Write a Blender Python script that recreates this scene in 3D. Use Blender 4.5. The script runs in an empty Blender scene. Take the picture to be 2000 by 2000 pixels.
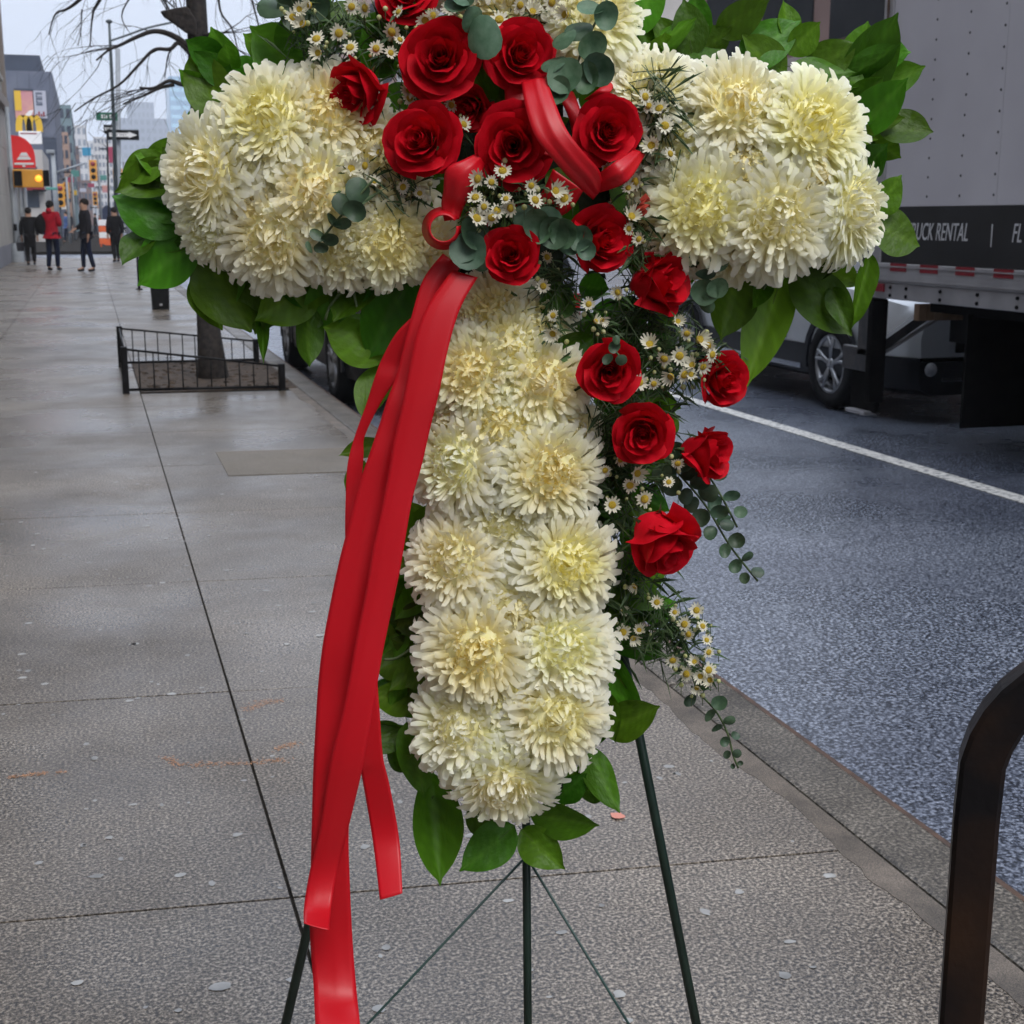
import bpy, bmesh, math, random
from mathutils import Vector, Matrix, noise
random.seed(11)
S = bpy.context.scene
COL = S.collection
PI = math.pi
rnd = random.uniform

# ------------------------------------------------------------------ camera
FPX = 2700.0; PITCH = math.radians(11.98); YAW = math.radians(16.7); CH = 1.31
cd = bpy.data.cameras.new("camera"); cam = bpy.data.objects.new("camera", cd); COL.objects.link(cam)
cam.location = (0, 0, CH); cam.rotation_euler = (PI/2 - PITCH, 0, -YAW)
cd.sensor_width = 36; cd.lens = 36*FPX/2000; cd.clip_start = .05; cd.clip_end = 6000
cd.dof.use_dof = True; cd.dof.focus_distance = 1.42; cd.dof.aperture_fstop = 24
S.camera = cam

# ------------------------------------------------------------------ sky, sun, exposure
SUN_EL, SUN_AZ = math.radians(52), math.radians(168)      # azimuth clockwise from +Y
w = bpy.data.worlds.new("World"); S.world = w; w.use_nodes = True
nt = w.node_tree; nt.nodes.clear()
wo = nt.nodes.new("ShaderNodeOutputWorld"); bg = nt.nodes.new("ShaderNodeBackground")
sky = nt.nodes.new("ShaderNodeTexSky"); sky.sky_type = 'NISHITA'; sky.sun_disc = False
sky.sun_elevation = SUN_EL; sky.sun_rotation = SUN_AZ; sky.dust_density = 4.0
tc = nt.nodes.new("ShaderNodeTexCoord"); nz = nt.nodes.new("ShaderNodeTexNoise")
nz.inputs['Scale'].default_value = 2.2; nz.inputs['Detail'].default_value = 5
cr = nt.nodes.new("ShaderNodeValToRGB")
cr.color_ramp.elements[0].position = .3; cr.color_ramp.elements[0].color = (8.3, 9.1, 10.8, 1)
cr.color_ramp.elements[1].position = .75; cr.color_ramp.elements[1].color = (9.4, 10.1, 11.6, 1)
mx = nt.nodes.new("ShaderNodeMix"); mx.data_type = 'RGBA'; mx.inputs['Factor'].default_value = .88
nt.links.new(tc.outputs['Generated'], nz.inputs['Vector']); nt.links.new(nz.outputs['Fac'], cr.inputs['Fac'])
nt.links.new(sky.outputs['Color'], mx.inputs[6]); nt.links.new(cr.outputs['Color'], mx.inputs[7])
sx = nt.nodes.new("ShaderNodeSeparateXYZ"); m1 = nt.nodes.new("ShaderNodeMapRange"); m1.inputs[1].default_value = 0; m1.inputs[2].default_value = 1
m1.inputs[3].default_value = .68; m1.inputs[4].default_value = 2.0           # standard overcast sky: zenith about three times the horizon
vm = nt.nodes.new("ShaderNodeVectorMath"); vm.operation = 'SCALE'
nt.links.new(tc.outputs['Generated'], sx.inputs[0]); nt.links.new(sx.outputs['Z'], m1.inputs[0]); nt.links.new(m1.outputs[0], vm.inputs['Scale'])
nt.links.new(mx.outputs[2], vm.inputs[0]); nt.links.new(vm.outputs[0], bg.inputs['Color']); bg.inputs['Strength'].default_value = .1
nt.links.new(bg.outputs[0], wo.inputs['Surface'])
sl = bpy.data.lights.new("sun", 'SUN'); sl.energy = 1.5; sl.angle = math.radians(25); sl.color = (1, .97, .92)
so = bpy.data.objects.new("sun", sl); COL.objects.link(so)
so.rotation_euler = Vector((-math.sin(SUN_AZ)*math.cos(SUN_EL), -math.cos(SUN_AZ)*math.cos(SUN_EL), -math.sin(SUN_EL))).to_track_quat('-Z', 'Y').to_euler()
so.location = (0, -5, 30)
S.view_settings.view_transform = 'Standard'; S.view_settings.look = 'None'
S.view_settings.exposure = 0.12; S.view_settings.gamma = 1; S.view_settings.use_curve_mapping = False
S.cycles.use_denoising = True; S.cycles.max_bounces = 12; S.cycles.diffuse_bounces = 8; S.cycles.transmission_bounces = 10; S.cycles.volume_bounces = 1
S.cycles.sample_clamp_indirect = 6; S.cycles.use_adaptive_sampling = True; S.cycles.adaptive_threshold = .02

# ------------------------------------------------------------------ surveying: photo coordinates to real places
FW = Vector((math.sin(YAW), math.cos(YAW), 0)); RT = Vector((math.cos(YAW), -math.sin(YAW), 0)); UP = Vector((0, 0, 1))
F3 = FW*math.cos(PITCH) - UP*math.sin(PITCH); U3 = FW*math.sin(PITCH) + UP*math.cos(PITCH); CP = Vector((0, 0, CH))
def ray(u, v): return RT*((u-1000)/FPX) + U3*((1000-v)/FPX) + F3
def ground(u, v, z=0.):
    d = ray(u, v); return CP + d*((z-CH)/d.z)
def aty(u, v, y): d = ray(u, v); return CP + d*(y/d.y)
def atx(u, v, x): d = ray(u, v); return CP + d*(x/d.x)
def atd(u, v, D): d = ray(u, v); return CP + d*(D/d.dot(FW))
def fl(u, v, off=0.):                      # a point of the flower cross: off = metres in front of its back plane
    p = atd(u, v, 1.5); D = 1.5 + .07*(p.z-1.0) - off
    return atd(u, v, D)
PX = 1.45/FPX                              # one photo pixel at the flowers, in metres

# ------------------------------------------------------------------ mesh helpers
class G:
    def __init__(s): s.v = []; s.f = []; s.m = []; s.c = []
    def add(s, vs, fs, mi=0, col=None):
        b = len(s.v); s.v += [tuple(x) for x in vs]; s.f += [tuple(i+b for i in f) for f in fs]; s.m += [mi]*len(fs)
        s.c += (col if isinstance(col, list) else [col or (1, 1, 1)]*len(vs))
        return s
    def box(s, x0, x1, y0, y1, z0, z1, mi=0, M=None):
        vs = [Vector((x, y, z)) for z in (z0, z1) for y in (y0, y1) for x in (x0, x1)]
        if M is not None: vs = [M @ p for p in vs]
        return s.add(vs, [(0, 2, 3, 1), (4, 5, 7, 6), (0, 1, 5, 4), (2, 6, 7, 3), (0, 4, 6, 2), (1, 3, 7, 5)], mi)
    def tube(s, pts, rad, n=8, mi=0, cap=True):
        pts = [Vector(p) for p in pts]
        if not isinstance(rad, (list, tuple)): rad = [rad]*len(pts)
        vs = []; t0 = (pts[1]-pts[0]).normalized()
        a = t0.orthogonal().normalized()
        for i, p in enumerate(pts):
            t = (pts[min(i+1, len(pts)-1)] - pts[max(i-1, 0)]).normalized()
            a = (a - t*a.dot(t)).normalized(); b = t.cross(a)
            vs += [p + (a*math.cos(2*PI*k/n) + b*math.sin(2*PI*k/n))*rad[i] for k in range(n)]
        fs = [(i*n+k, i*n+(k+1) % n, (i+1)*n+(k+1) % n, (i+1)*n+k) for i in range(len(pts)-1) for k in range(n)]
        if cap: fs += [tuple(range(n-1, -1, -1)), tuple((len(pts)-1)*n+k for k in range(n))]
        return s.add(vs, fs, mi)
    def lathe(s, prof, n=16, M=None, mi=0, closed=False):
        vs = []
        for r, z in prof:
            for k in range(n): vs.append(Vector((r*math.cos(2*PI*k/n), r*math.sin(2*PI*k/n), z)))
        if M is not None: vs = [M @ p for p in vs]
        m = len(prof); R = range(m if closed else m-1)
        return s.add(vs, [(i*n+k, i*n+(k+1) % n, ((i+1) % m)*n+(k+1) % n, ((i+1) % m)*n+k) for i in R for k in range(n)], mi)
    def ball(s, c, r, n=8, mi=0, sc=(1, 1, 1)):
        prof = [(max(1e-4, math.sin(PI*i/(n//2+1))), -math.cos(PI*i/(n//2+1))) for i in range(n//2+2)]
        return s.lathe([(a*r, b*r) for a, b in prof], n, Matrix.Translation(c) @ Matrix.Diagonal((*sc, 1)), mi)
    def prism(s, poly, d0, d1, fr, mi=0):          # poly of 2-D points, extruded; fr(a, b, d) -> Vector
        n = len(poly); vs = [fr(a, b, d0) for a, b in poly] + [fr(a, b, d1) for a, b in poly]
        return s.add(vs, [tuple(range(n-1, -1, -1)), tuple(range(n, 2*n))] + [(i, (i+1) % n, n+(i+1) % n, n+i) for i in range(n)], mi)
    def mesh(s, name, mats, smooth=False):
        me = bpy.data.meshes.new(name); me.from_pydata(s.v, [], s.f); me.update()
        for m in (mats if isinstance(mats, (list, tuple)) else [mats]): me.materials.append(m)
        me.polygons.foreach_set('material_index', s.m)
        if smooth: me.polygons.foreach_set('use_smooth', [True]*len(me.polygons))
        if any(c != (1, 1, 1) for c in s.c):
            ca = me.color_attributes.new("Col", 'FLOAT_COLOR', 'POINT')
            ca.data.foreach_set('color', [x for c in s.c for x in (*c, 1.0)])
        return me
    def build(s, name, mats, parent=None, smooth=False, **kw):
        return link(name, s.mesh(name, mats, smooth), parent, **kw)

def link(name, me, parent=None, M=None, local=False, **props):
    o = bpy.data.objects.new(name, me); COL.objects.link(o)
    if M is not None: o.matrix_basis = M
    if parent is not None: par(o, parent, local)
    for k, v in props.items(): o[k] = v
    return o
def par(o, p, local=False):
    o.parent = p
    if not local: o.matrix_parent_inverse = mw(p).inverted()
def mw(o):
    m = o.matrix_basis.copy()
    return (mw(o.parent) @ o.matrix_parent_inverse @ m) if o.parent else m
def thing(name, label, cat, loc=(0, 0, 0), group=None, rot=0):
    o = bpy.data.objects.new(name, None); COL.objects.link(o); o.empty_display_size = .1
    o.matrix_basis = Matrix.Translation(loc) @ Matrix.Rotation(rot, 4, 'Z')
    tag(o, label, cat, group); return o
def tag(o, label, cat, group=None):
    o['label'] = label; o['category'] = cat
    if group: o['group'] = group
    return o
def box(name, mat, parent, x0, x1, y0, y1, z0, z1, bev=0, **kw):
    o = G().box(x0, x1, y0, y1, z0, z1).build(name, mat, parent, **kw)
    if bev:
        m = o.modifiers.new("bevel", 'BEVEL'); m.width = bev; m.segments = 2
    return o
def copy_tree(o, parent=None):
    c = o.copy(); COL.objects.link(c); c.parent = parent
    if parent is not None: c.matrix_parent_inverse = o.matrix_parent_inverse.copy()
    for ch in o.children: copy_tree(ch, c)
    return c
def frame(o, x, y, z):
    return Matrix(((x.x, y.x, z.x, o.x), (x.y, y.y, z.y, o.y), (x.z, y.z, z.z, o.z), (0, 0, 0, 1)))
def cat(pts, n):                            # Catmull-Rom through points, n steps each
    P = [Vector(p) for p in pts]; out = []
    for i in range(len(P)-1):
        a, b, c, d = P[max(i-1, 0)], P[i], P[i+1], P[min(i+2, len(P)-1)]
        for k in range(n):
            t = k/n
            out.append(.5*((2*b) + (c-a)*t + (2*a-5*b+4*c-d)*t*t + (3*b-a-3*c+d)*t**3))
    return out + [P[-1]]

# ------------------------------------------------------------------ materials
def pm(name, c1, rough=.6, c2=None, scale=10., bump=0., bscale=None, metal=0., rndv=0., trans=0., coord='Object', detail=5., attr=False, emit=0., lo=.35, hi=.65, r2=None, rscale=1., spec=.5, rndh=0., tcol=None, dist=.01, coat=0.):
    m = bpy.data.materials.new(name); m.use_nodes = True; n = m.node_tree; N = n.nodes; L = n.links
    b = N["Principled BSDF"]; b.inputs['Roughness'].default_value = rough; b.inputs['Metallic'].default_value = metal
    b.inputs['Specular IOR Level'].default_value = spec; b.inputs['Coat Weight'].default_value = coat
    if coord == 'Position': g = N.new("ShaderNodeNewGeometry"); vec = g.outputs['Position']
    else: g = N.new("ShaderNodeTexCoord"); vec = g.outputs[coord]
    def noi(sc, det=detail):
        t = N.new("ShaderNodeTexNoise"); t.inputs['Scale'].default_value = sc; t.inputs['Detail'].default_value = det
        L.new(vec, t.inputs['Vector']); return t.outputs['Fac']
    if attr:
        a = N.new("ShaderNodeAttribute"); a.attribute_name = "Col"; col = a.outputs['Color']
    elif c2 is not None:
        r = N.new("ShaderNodeValToRGB"); r.color_ramp.elements[0].position = lo; r.color_ramp.elements[1].position = hi
        r.color_ramp.elements[0].color = (*c1, 1); r.color_ramp.elements[1].color = (*c2, 1)
        L.new(noi(scale), r.inputs['Fac']); col = r.outputs['Color']
    else:
        r = N.new("ShaderNodeRGB"); r.outputs[0].default_value = (*c1, 1); col = r.outputs[0]
    if rndv or rndh:
        oi = N.new("ShaderNodeObjectInfo"); h = N.new("ShaderNodeHueSaturation")
        mr = N.new("ShaderNodeMapRange"); mr.inputs[3].default_value = 1-rndv; mr.inputs[4].default_value = 1+rndv
        L.new(oi.outputs['Random'], mr.inputs[0]); L.new(mr.outputs[0], h.inputs['Value'])
        if rndh:
            m2 = N.new("ShaderNodeMapRange"); m2.inputs[3].default_value = .5-rndh; m2.inputs[4].default_value = .5+rndh
            ml = N.new("ShaderNodeMath"); ml.operation = 'MULTIPLY'; ml.inputs[1].default_value = 7.31
            fr = N.new("ShaderNodeMath"); fr.operation = 'FRACT'
            L.new(oi.outputs['Random'], ml.inputs[0]); L.new(ml.outputs[0], fr.inputs[0]); L.new(fr.outputs[0], m2.inputs[0]); L.new(m2.outputs[0], h.inputs['Hue'])
        L.new(col, h.inputs['Color']); col = h.outputs['Color']
    L.new(col, b.inputs['Base Color'])
    if r2 is not None:
        mr = N.new("ShaderNodeMapRange"); mr.inputs[1].default_value = .38; mr.inputs[2].default_value = .62
        mr.inputs[3].default_value = rough; mr.inputs[4].default_value = r2
        L.new(noi(rscale, 4), mr.inputs[0]); L.new(mr.outputs[0], b.inputs['Roughness'])
    if bump:
        bp = N.new("ShaderNodeBump"); bp.inputs['Strength'].default_value = bump; bp.inputs['Distance'].default_value = dist
        L.new(noi(bscale or scale), bp.inputs['Height']); L.new(bp.outputs[0], b.inputs['Normal'])
    if emit:
        L.new(col, b.inputs['Emission Color']); b.inputs['Emission Strength'].default_value = emit
    if trans:
        t = N.new("ShaderNodeBsdfTranslucent"); mxs = N.new("ShaderNodeMixShader"); mxs.inputs[0].default_value = trans
        if tcol: t.inputs['Color'].default_value = (*tcol, 1)
        else: L.new(col, t.inputs['Color'])
        L.new(b.outputs[0], mxs.inputs[1]); L.new(t.outputs[0], mxs.inputs[2])
        L.new(mxs.outputs[0], N["Material Output"].inputs['Surface'])
    return m

def stone(name, cols, pos, rough, r2, bump=.25, fine=420., blotch=1.3, rs=.9, bl=((.72, .70, .69), (1.12, 1.1, 1.08)), spec=.5):
    """speckled wet concrete / asphalt: fine aggregate times a large blotch, with damp and dry areas"""
    m = bpy.data.materials.new(name); m.use_nodes = True; n = m.node_tree; N = n.nodes; L = n.links; b = N["Principled BSDF"]; b.inputs["Specular IOR Level"].default_value = spec
    g = N.new("ShaderNodeNewGeometry"); P = g.outputs['Position']
    def noi(sc, det, ro=.6):
        t = N.new("ShaderNodeTexNoise"); t.inputs['Scale'].default_value = sc; t.inputs['Detail'].default_value = det; t.inputs['Roughness'].default_value = ro
        L.new(P, t.inputs['Vector']); return t.outputs['Fac']
    f = noi(fine, 3, .7); r = N.new("ShaderNodeValToRGB"); r.color_ramp.elements.remove(r.color_ramp.elements[1])
    r.color_ramp.elements[0].position = pos[0]; r.color_ramp.elements[0].color = (*cols[0], 1)
    for p, c in zip(pos[1:], cols[1:]): r.color_ramp.elements.new(p).color = (*c, 1)
    L.new(f, r.inputs['Fac'])
    r2n = N.new("ShaderNodeValToRGB"); r2n.color_ramp.elements[0].position = .3; r2n.color_ramp.elements[1].position = .7
    r2n.color_ramp.elements[0].color = (*bl[0], 1); r2n.color_ramp.elements[1].color = (*bl[1], 1)
    L.new(noi(blotch, 6), r2n.inputs['Fac'])
    mu = N.new("ShaderNodeMix"); mu.data_type = 'RGBA'; mu.blend_type = 'MULTIPLY'; mu.inputs['Factor'].default_value = 1
    L.new(r.outputs[0], mu.inputs[6]); L.new(r2n.outputs[0], mu.inputs[7])
    oi = N.new("ShaderNodeObjectInfo"); h = N.new("ShaderNodeHueSaturation"); mr0 = N.new("ShaderNodeMapRange"); mr0.inputs[3].default_value = .9; mr0.inputs[4].default_value = 1.1
    L.new(oi.outputs['Random'], mr0.inputs[0]); L.new(mr0.outputs[0], h.inputs['Value']); L.new(mu.outputs[2], h.inputs['Color'])
    L.new(h.outputs[0], b.inputs['Base Color'])
    mr = N.new("ShaderNodeMapRange"); mr.inputs[1].default_value = .36; mr.inputs[2].default_value = .62; mr.inputs[3].default_value = rough; mr.inputs[4].default_value = r2
    L.new(noi(rs, 4), mr.inputs[0]); L.new(mr.outputs[0], b.inputs['Roughness'])
    bp = N.new("ShaderNodeBump"); bp.inputs['Strength'].default_value = bump; bp.inputs['Distance'].default_value = .003
    L.new(f, bp.inputs['Height']); L.new(bp.outputs[0], b.inputs['Normal'])
    return m

M_slab = stone("sidewalk_concrete", [(.005, .004, .003), (.060, .049, .037), (.156, .130, .102), (.40, .35, .29)], (.36, .46, .53, .66), .18, .48, fine=140., spec=.5, bl=((.60, .575, .55), (1.24, 1.23, 1.22)))
M_asph = stone("asphalt", [(.003, .004, .008), (.040, .050, .072), (.165, .188, .236), (.46, .50, .58)], (.36, .46, .54, .66), .20, .38, bump=.35, fine=85., blotch=.55, bl=((.58, .59, .64), (1.16, 1.16, 1.15)), spec=.6)
M_kerb = stone("kerb_granite", [(.012, .010, .008), (.060, .052, .042), (.125, .110, .090), (.30, .27, .23)], (.34, .46, .54, .68), .4, .65, fine=120., blotch=5., bl=((.48, .45, .41), (1.3, 1.28, 1.25)))
M_fill = stone("kerb_joint_mortar", [(.03, .028, .026), (.085, .078, .07), (.14, .125, .11), (.22, .2, .18)], (.3, .45, .57, .7), .55, .8, blotch=6., bl=((.45, .42, .38), (1.5, 1.35, 1.2)))
M_joint = pm('joint_dirt', (.010, .009, .008), .95, (.028, .024, .02), 30, coord='Position', spec=.05)
M_patch = stone("tan_patch", [(.02, .017, .013), (.095, .080, .060), (.17, .148, .115), (.34, .30, .25)], (.30, .45, .56, .70), .55, .75)
M_soil = pm("soil", (.018, .012, .008), .95, (.075, .052, .036), 14, .8, 40, coord='Position')
M_white = pm("line_paint", (.20, .20, .20), .6, (.66, .65, .61), 26, lo=.36, hi=.52, coord='Position')
M_orange_paint = pm("spray_paint", (.40, .21, .12), .7, (.52, .27, .14), 60, coord='Position')
M_gum = pm("gum", (.20, .20, .195), .7, (.42, .415, .40), 14, coord='Position')
M_petal = pm("mum_petal", (1, 1, 1), .62, attr=True, trans=.33, spec=.12, rndv=.05, rndh=.012)
M_core = pm("mum_core", (.79, .745, .37), .9, (.88, .84, .53), 9, spec=.05)
M_rose = pm("rose_petal", (.52, .004, .012), .55, (.66, .007, .020), 3.5, .05, 30, rndv=.14, trans=.18, tcol=(.5, .004, .01), spec=.08)
M_leaf = pm("lemon_leaf", (.018, .075, .010), .42, attr=True, rndv=.42, rndh=.022, trans=.28, spec=.28, bump=.25, bscale=5.)
M_euc = pm("eucalyptus_leaf", (.055, .125, .062), .55, (.10, .18, .105), 4, rndv=.3, rndh=.02, trans=.1)
M_eucd = pm("eucalyptus_dark", (.035, .07, .035), .5, (.055, .10, .05), 4, rndv=.35, rndh=.02, trans=.1)
M_stem = pm("green_stem", (.05, .085, .025), .6, (.09, .13, .05), 30)
M_fern = pm("aster_leaf", (.025, .06, .015), .6, (.05, .10, .025), 40, trans=.15)
M_daisy = pm("daisy_petal", (.66, .63, .48), .6, (.78, .76, .62), 60, trans=.2)
M_disc = pm("daisy_disc", (.55, .36, .02), .8, (.72, .52, .05), 300, .6, 400)
M_foam = pm("foliage_backing", (.008, .016, .006), .9, (.018, .035, .012), 30, .6, 60)
M_rib = pm("satin_ribbon", (.56, .0025, .010), .42, (.62, .0035, .013), 5, spec=.45, trans=.10, tcol=(.6, .005, .01), bump=.04, bscale=900)
M_easel = pm("green_wire_paint", (.005, .016, .011), .42, (.010, .028, .019), 30)
M_wire = pm("thin_wire", (.02, .05, .045), .45, (.03, .07, .06), 30)
M_coral = pm("coral_petal", (.5, .05, .03), .6, (.6, .10, .06), 20)
M_rack = pm("rack_steel", (.012, .011, .012), .38, (.040, .022, .014), 5, .15, 40, spec=.06, lo=.42, hi=.72, coord='Position')
M_rust = pm("rusty_edge", (.05, .03, .022), .75, (.10, .055, .035), 20, coord='Position')
M_bark = pm("bark", (.012, .010, .010), .9, (.035, .028, .024), 25, .9, 30, coord='Position')
M_black = pm("black_paint", (.006, .006, .0065), .45, (.011, .011, .012), 20, spec=.1)
M_truckg = pm("truck_panel", (.50, .48, .515), .42, (.60, .58, .61), 1.1, .12, .9, metal=.1, coord='Position')
M_band = pm("truck_band", (.011, .011, .012), .4, (.017, .017, .019), 3, coord='Position')
M_alu = pm("rail_aluminium", (.33, .32, .33), .42, (.42, .41, .42), 6, metal=.35, coord='Position')
M_redref = pm("red_reflector", (.20, .012, .02), .35, (.26, .02, .03), 60)
M_letter = pm("pale_lettering", (.55, .55, .56), .5)
M_dirty = pm("chassis_black", (.0035, .0035, .004), .8, (.008, .0075, .0075), 12, spec=.06, coord='Position')
M_steel = pm("dark_steel", (.05, .05, .055), .5, (.09, .085, .085), 14, metal=.4, coord='Position')
M_wood = pm("deck_wood", (.22, .13, .07), .8, (.36, .24, .15), 9)
M_tyre = pm("tyre", (.010, .010, .011), .8, (.015, .015, .016), 20, spec=.15)
M_alloy = pm("alloy", (.35, .36, .38), .35, (.45, .46, .48), 8, metal=.8)
M_silver = pm("silver_car_paint", (.62, .65, .67), .3, (.68, .70, .72), 3, metal=.25, coat=.6)
M_blackcar = pm("black_car_paint", (.008, .009, .011), .22, (.013, .014, .017), 3, coat=.8)
M_clad = pm("dark_cladding", (.010, .011, .015), .4, (.016, .018, .024), 8, spec=.25)
M_glass = pm("dark_glass", (.010, .013, .016), .08, (.018, .022, .026), 2, spec=.8)
M_shop = pm("shop_glass", (.005, .005, .006), .5, (.010, .010, .011), 1, spec=.03, coord='Position')
M_chrome = pm("chrome", (.65, .67, .70), .15, metal=1.0)
M_lens = pm("lamp_lens", (.45, .47, .5), .12, (.7, .72, .75), 30, spec=.8)
M_tail = pm("tail_lens", (.25, .01, .012), .15, (.4, .02, .02), 40, spec=.8)
M_plate = pm("plate", (.7, .66, .45), .5)

def structure(o): o['kind'] = 'structure'; return o

# ------------------------------------------------------------------ ground, road, sidewalk, kerb
RZ = -.12
g = G(); g.add([(-900, -60, -.30), (900, -60, -.30), (900, 3000, -.30), (-900, 3000, -.30)], [(0, 1, 2, 3)])
structure(g.build("ground", M_patch))
g = G()
xs = [1.70, 4.56, 9, 14, 17.2]; ys = [-50, 2, 6, 10, 20, 40, 80, 160, 400, 1400]
g.add([(x, y, RZ) for y in ys for x in xs], [(j*5+i, j*5+i+1, (j+1)*5+i+1, (j+1)*5+i) for j in range(9) for i in range(4)])
g.add([(-120, 50.4, RZ), (1.7, 50.4, RZ), (1.7, 60.0, RZ), (-120, 60.0, RZ)], [(0, 1, 2, 3)])
structure(g.build("road", M_asph))
g = G(); g.box(4.50, 4.62, -6, 60, RZ+.002, RZ+.006); structure(g.build("road_marking", M_white))
g = G()
for k in range(5): g.box(-3.6+k*1.05, -3.1+k*1.05, 51.3, 55.0, RZ+.002, RZ+.006)
structure(g.build("crosswalk_marking", M_white))

SW = thing("sidewalk", "", "", (0, 0, 0))
for k in ("label", "category"): del SW[k]
SW['kind'] = 'structure'
g = G(); g.box(-14, 1.52, -45, 50.4, -.29, -.0045); g.box(-14, 1.7, 60, 420, -.29, 0)
g.build("sidewalk_bed", M_joint, SW, kind='structure')
def joint(x, y): return y - .11*(x-.3)
def slab_mesh(x0, x1, y0, y1):
    """one flag with rounded, chipped edges"""
    q = [(x0, joint(x0, y0)), (x1, joint(x1, y0)), (x1, joint(x1, y1)), (x0, joint(x0, y1))]
    cx = sum(a for a, b in q)/4; cy = sum(b for a, b in q)/4
    def ring(ins, z): return [(a+(ins if a < cx else -ins), b+(ins if b < cy else -ins), z) for a, b in q]
    vs = ring(0, -.0044) + ring(0, -.0008) + ring(.0006, 0)
    fs = [(i, (i+1) % 4, 4+(i+1) % 4, 4+i) for i in range(4)] + [(4+i, 4+(i+1) % 4, 8+(i+1) % 4, 8+i) for i in range(4)] + [(8, 9, 10, 11)]
    return G().add(vs, fs)
GAP = .0032
cols = [(-3.62, -2.32), (-2.32, -1.01), (-1.01, .305), (.305, 1.514)]
ROW = 1.268
for ci, (x0, x1) in enumerate(cols):
    for r in range(-2, 22):
        y0 = 2.53 + ROW*(r-1); y1 = y0 + ROW
        if ci == 3 and r in (7, 8): continue          # tree pit and its neighbours are cut to size below
        o = slab_mesh(x0+GAP, x1-GAP, y0+GAP, y1-GAP).build("paving_slab", M_slab, SW)
        o.matrix_basis = Matrix.Translation((0, 0, rnd(-.0005, .0005)))
    o = slab_mesh(x0+GAP, x1-GAP, 2.53+ROW*21+GAP, 50.2).build("paving_slab", M_slab, SW)
for a in ((.305, 1.47, 2.53+ROW*6, 10.9), (.305, 1.47, 13.3, 2.53+ROW*8)):
    if a[3] > a[2]+.1: slab_mesh(a[0]+GAP, a[1]-GAP, a[2]+GAP, a[3]-GAP).build("paving_slab", M_slab, SW)
# the strip of seam mortar on the long joint, and the mortar between slabs and kerb
g = G()
n = 400; e0 = []; e1 = []
for i in range(n+1):
    y = -1 + i*13/n
    e0.append((1.445 + .03*noise.noise((y*2.1, 0, 1)) - .045*max(0, noise.noise((y*.9, 3, 0))) + .012*noise.noise((y*17, 5, 0)) + .006*noise.noise((y*48, 7, 0)), y)); e1.append((1.512, y))
vs = [(x, y, .0008) for x, y in e0] + [(x, y, .0008) for x, y in e1] + [(x-.001, y, -.01) for x, y in e0]
g.add(vs, [(i, n+1+i, n+2+i, i+1) for i in range(n)] + [(i, i+1, 2*n+3+i, 2*n+2+i) for i in range(n)])
g.build("kerb_mortar", M_fill, SW, kind='structure')
p0, p1 = ground(446, 862), ground(700, 912)
g = G(); q = [ground(432, 861), ground(690, 861), ground(720, 908), ground(458, 909)]
q = [(.62, 7.98), (1.46, 7.9), (1.46, 7.12), (.62, 7.2)]
g.add([(a, b, .003) for a, b in q] + [(a, b, -.01) for a, b in q], [(3, 2, 1, 0), (0, 1, 5, 4), (1, 2, 6, 5), (2, 3, 7, 6), (3, 0, 4, 7)])
g.build("patch_slab", M_patch, SW)
KB = thing("kerb", "", "", (1.6, 0, 0))
for k in ("label", "category"): del KB[k]
KB['kind'] = 'structure'
y = -3.1
while y < 50:
    L_ = 2.2 if y < 26 else 8.
    o = G().box(1.52, 1.685, y+.004, y+L_-.004, -.28, 0).build("kerb_stone", M_kerb, KB)
    b = o.modifiers.new("bevel", 'BEVEL'); b.width = .012; b.segments = 2
    y += L_
G().box(1.6852, 1.70, -3.1, 50, -.28, -.006).build("kerb_edge", M_rust, KB)
g = G(); g.box(17.2, 21.5, -50, 400, -.29, 0); structure(g.build("far_sidewalk", M_slab))

# chewing gum flattened on the slabs
g = G()
for i in range(760):
    y = 1.7 + (random.random()**1.35)*12; x = rnd(-1.6, 1.42)
    if 10.8 < y < 13.5 and x > .1: continue
    r = rnd(.004, .013)*(1.0 if random.random() < .93 else 1.25); n = 9; a0 = rnd(0, 6)
    st = rnd(.75, 1.35); sh = [r*rnd(.72, 1.2) for k in range(n)]
    g.add([(x+sh[k]*math.cos(a0+2*PI*k/n)*st, y+sh[k]*math.sin(a0+2*PI*k/n)/st, .0009) for k in range(n)], [tuple(range(n))])
g.build("gum_spots", M_gum, None, kind='stuff')
def paint(pts, wd, seed):
    g = G(); n = len(pts); P = cat([(*p, 0) for p in pts], 10); m = len(P)
    for q in range(m*11):
        i = random.randrange(m-1)
        if noise.noise((i*.35, seed, 0)) < -.12: continue
        a = P[i].lerp(P[i+1], random.random()) + Vector((random.gauss(0, wd*.8), random.gauss(0, wd*.8), .0009)); r = rnd(.0008, .0026); a0 = rnd(0, 6)
        g.add([a+Vector((r*rnd(.6, 1.6)*math.cos(a0+k*1.2566), r*rnd(.6, 1.4)*math.sin(a0+k*1.2566), 0)) for k in range(5)], [(0, 1, 2, 3, 4)])
    return structure(g.build("paint_marking", M_orange_paint))
def gp(*uv): return [tuple(ground(u, v).xy) for u, v in uv]
paint(gp((322, 1480), (350, 1494), (420, 1492), (500, 1489), (560, 1484)), .011, 1)
paint(gp((482, 1386), (510, 1374), (545, 1368)), .016, 2)
paint(gp((20, 1518), (60, 1513), (125, 1508)), .007, 3)
paint(gp((545, 1462), (575, 1453)), .012, 4)
o = G().add([ground(1205+rnd(-6, 6)+14*math.cos(a), 1596+6*math.sin(a)) + UP*.004 for a in [k*.7 for k in range(9)]], [tuple(range(9))]).build("paper_scrap", pm("pink_paper", (.6, .24, .18), .8))
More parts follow.
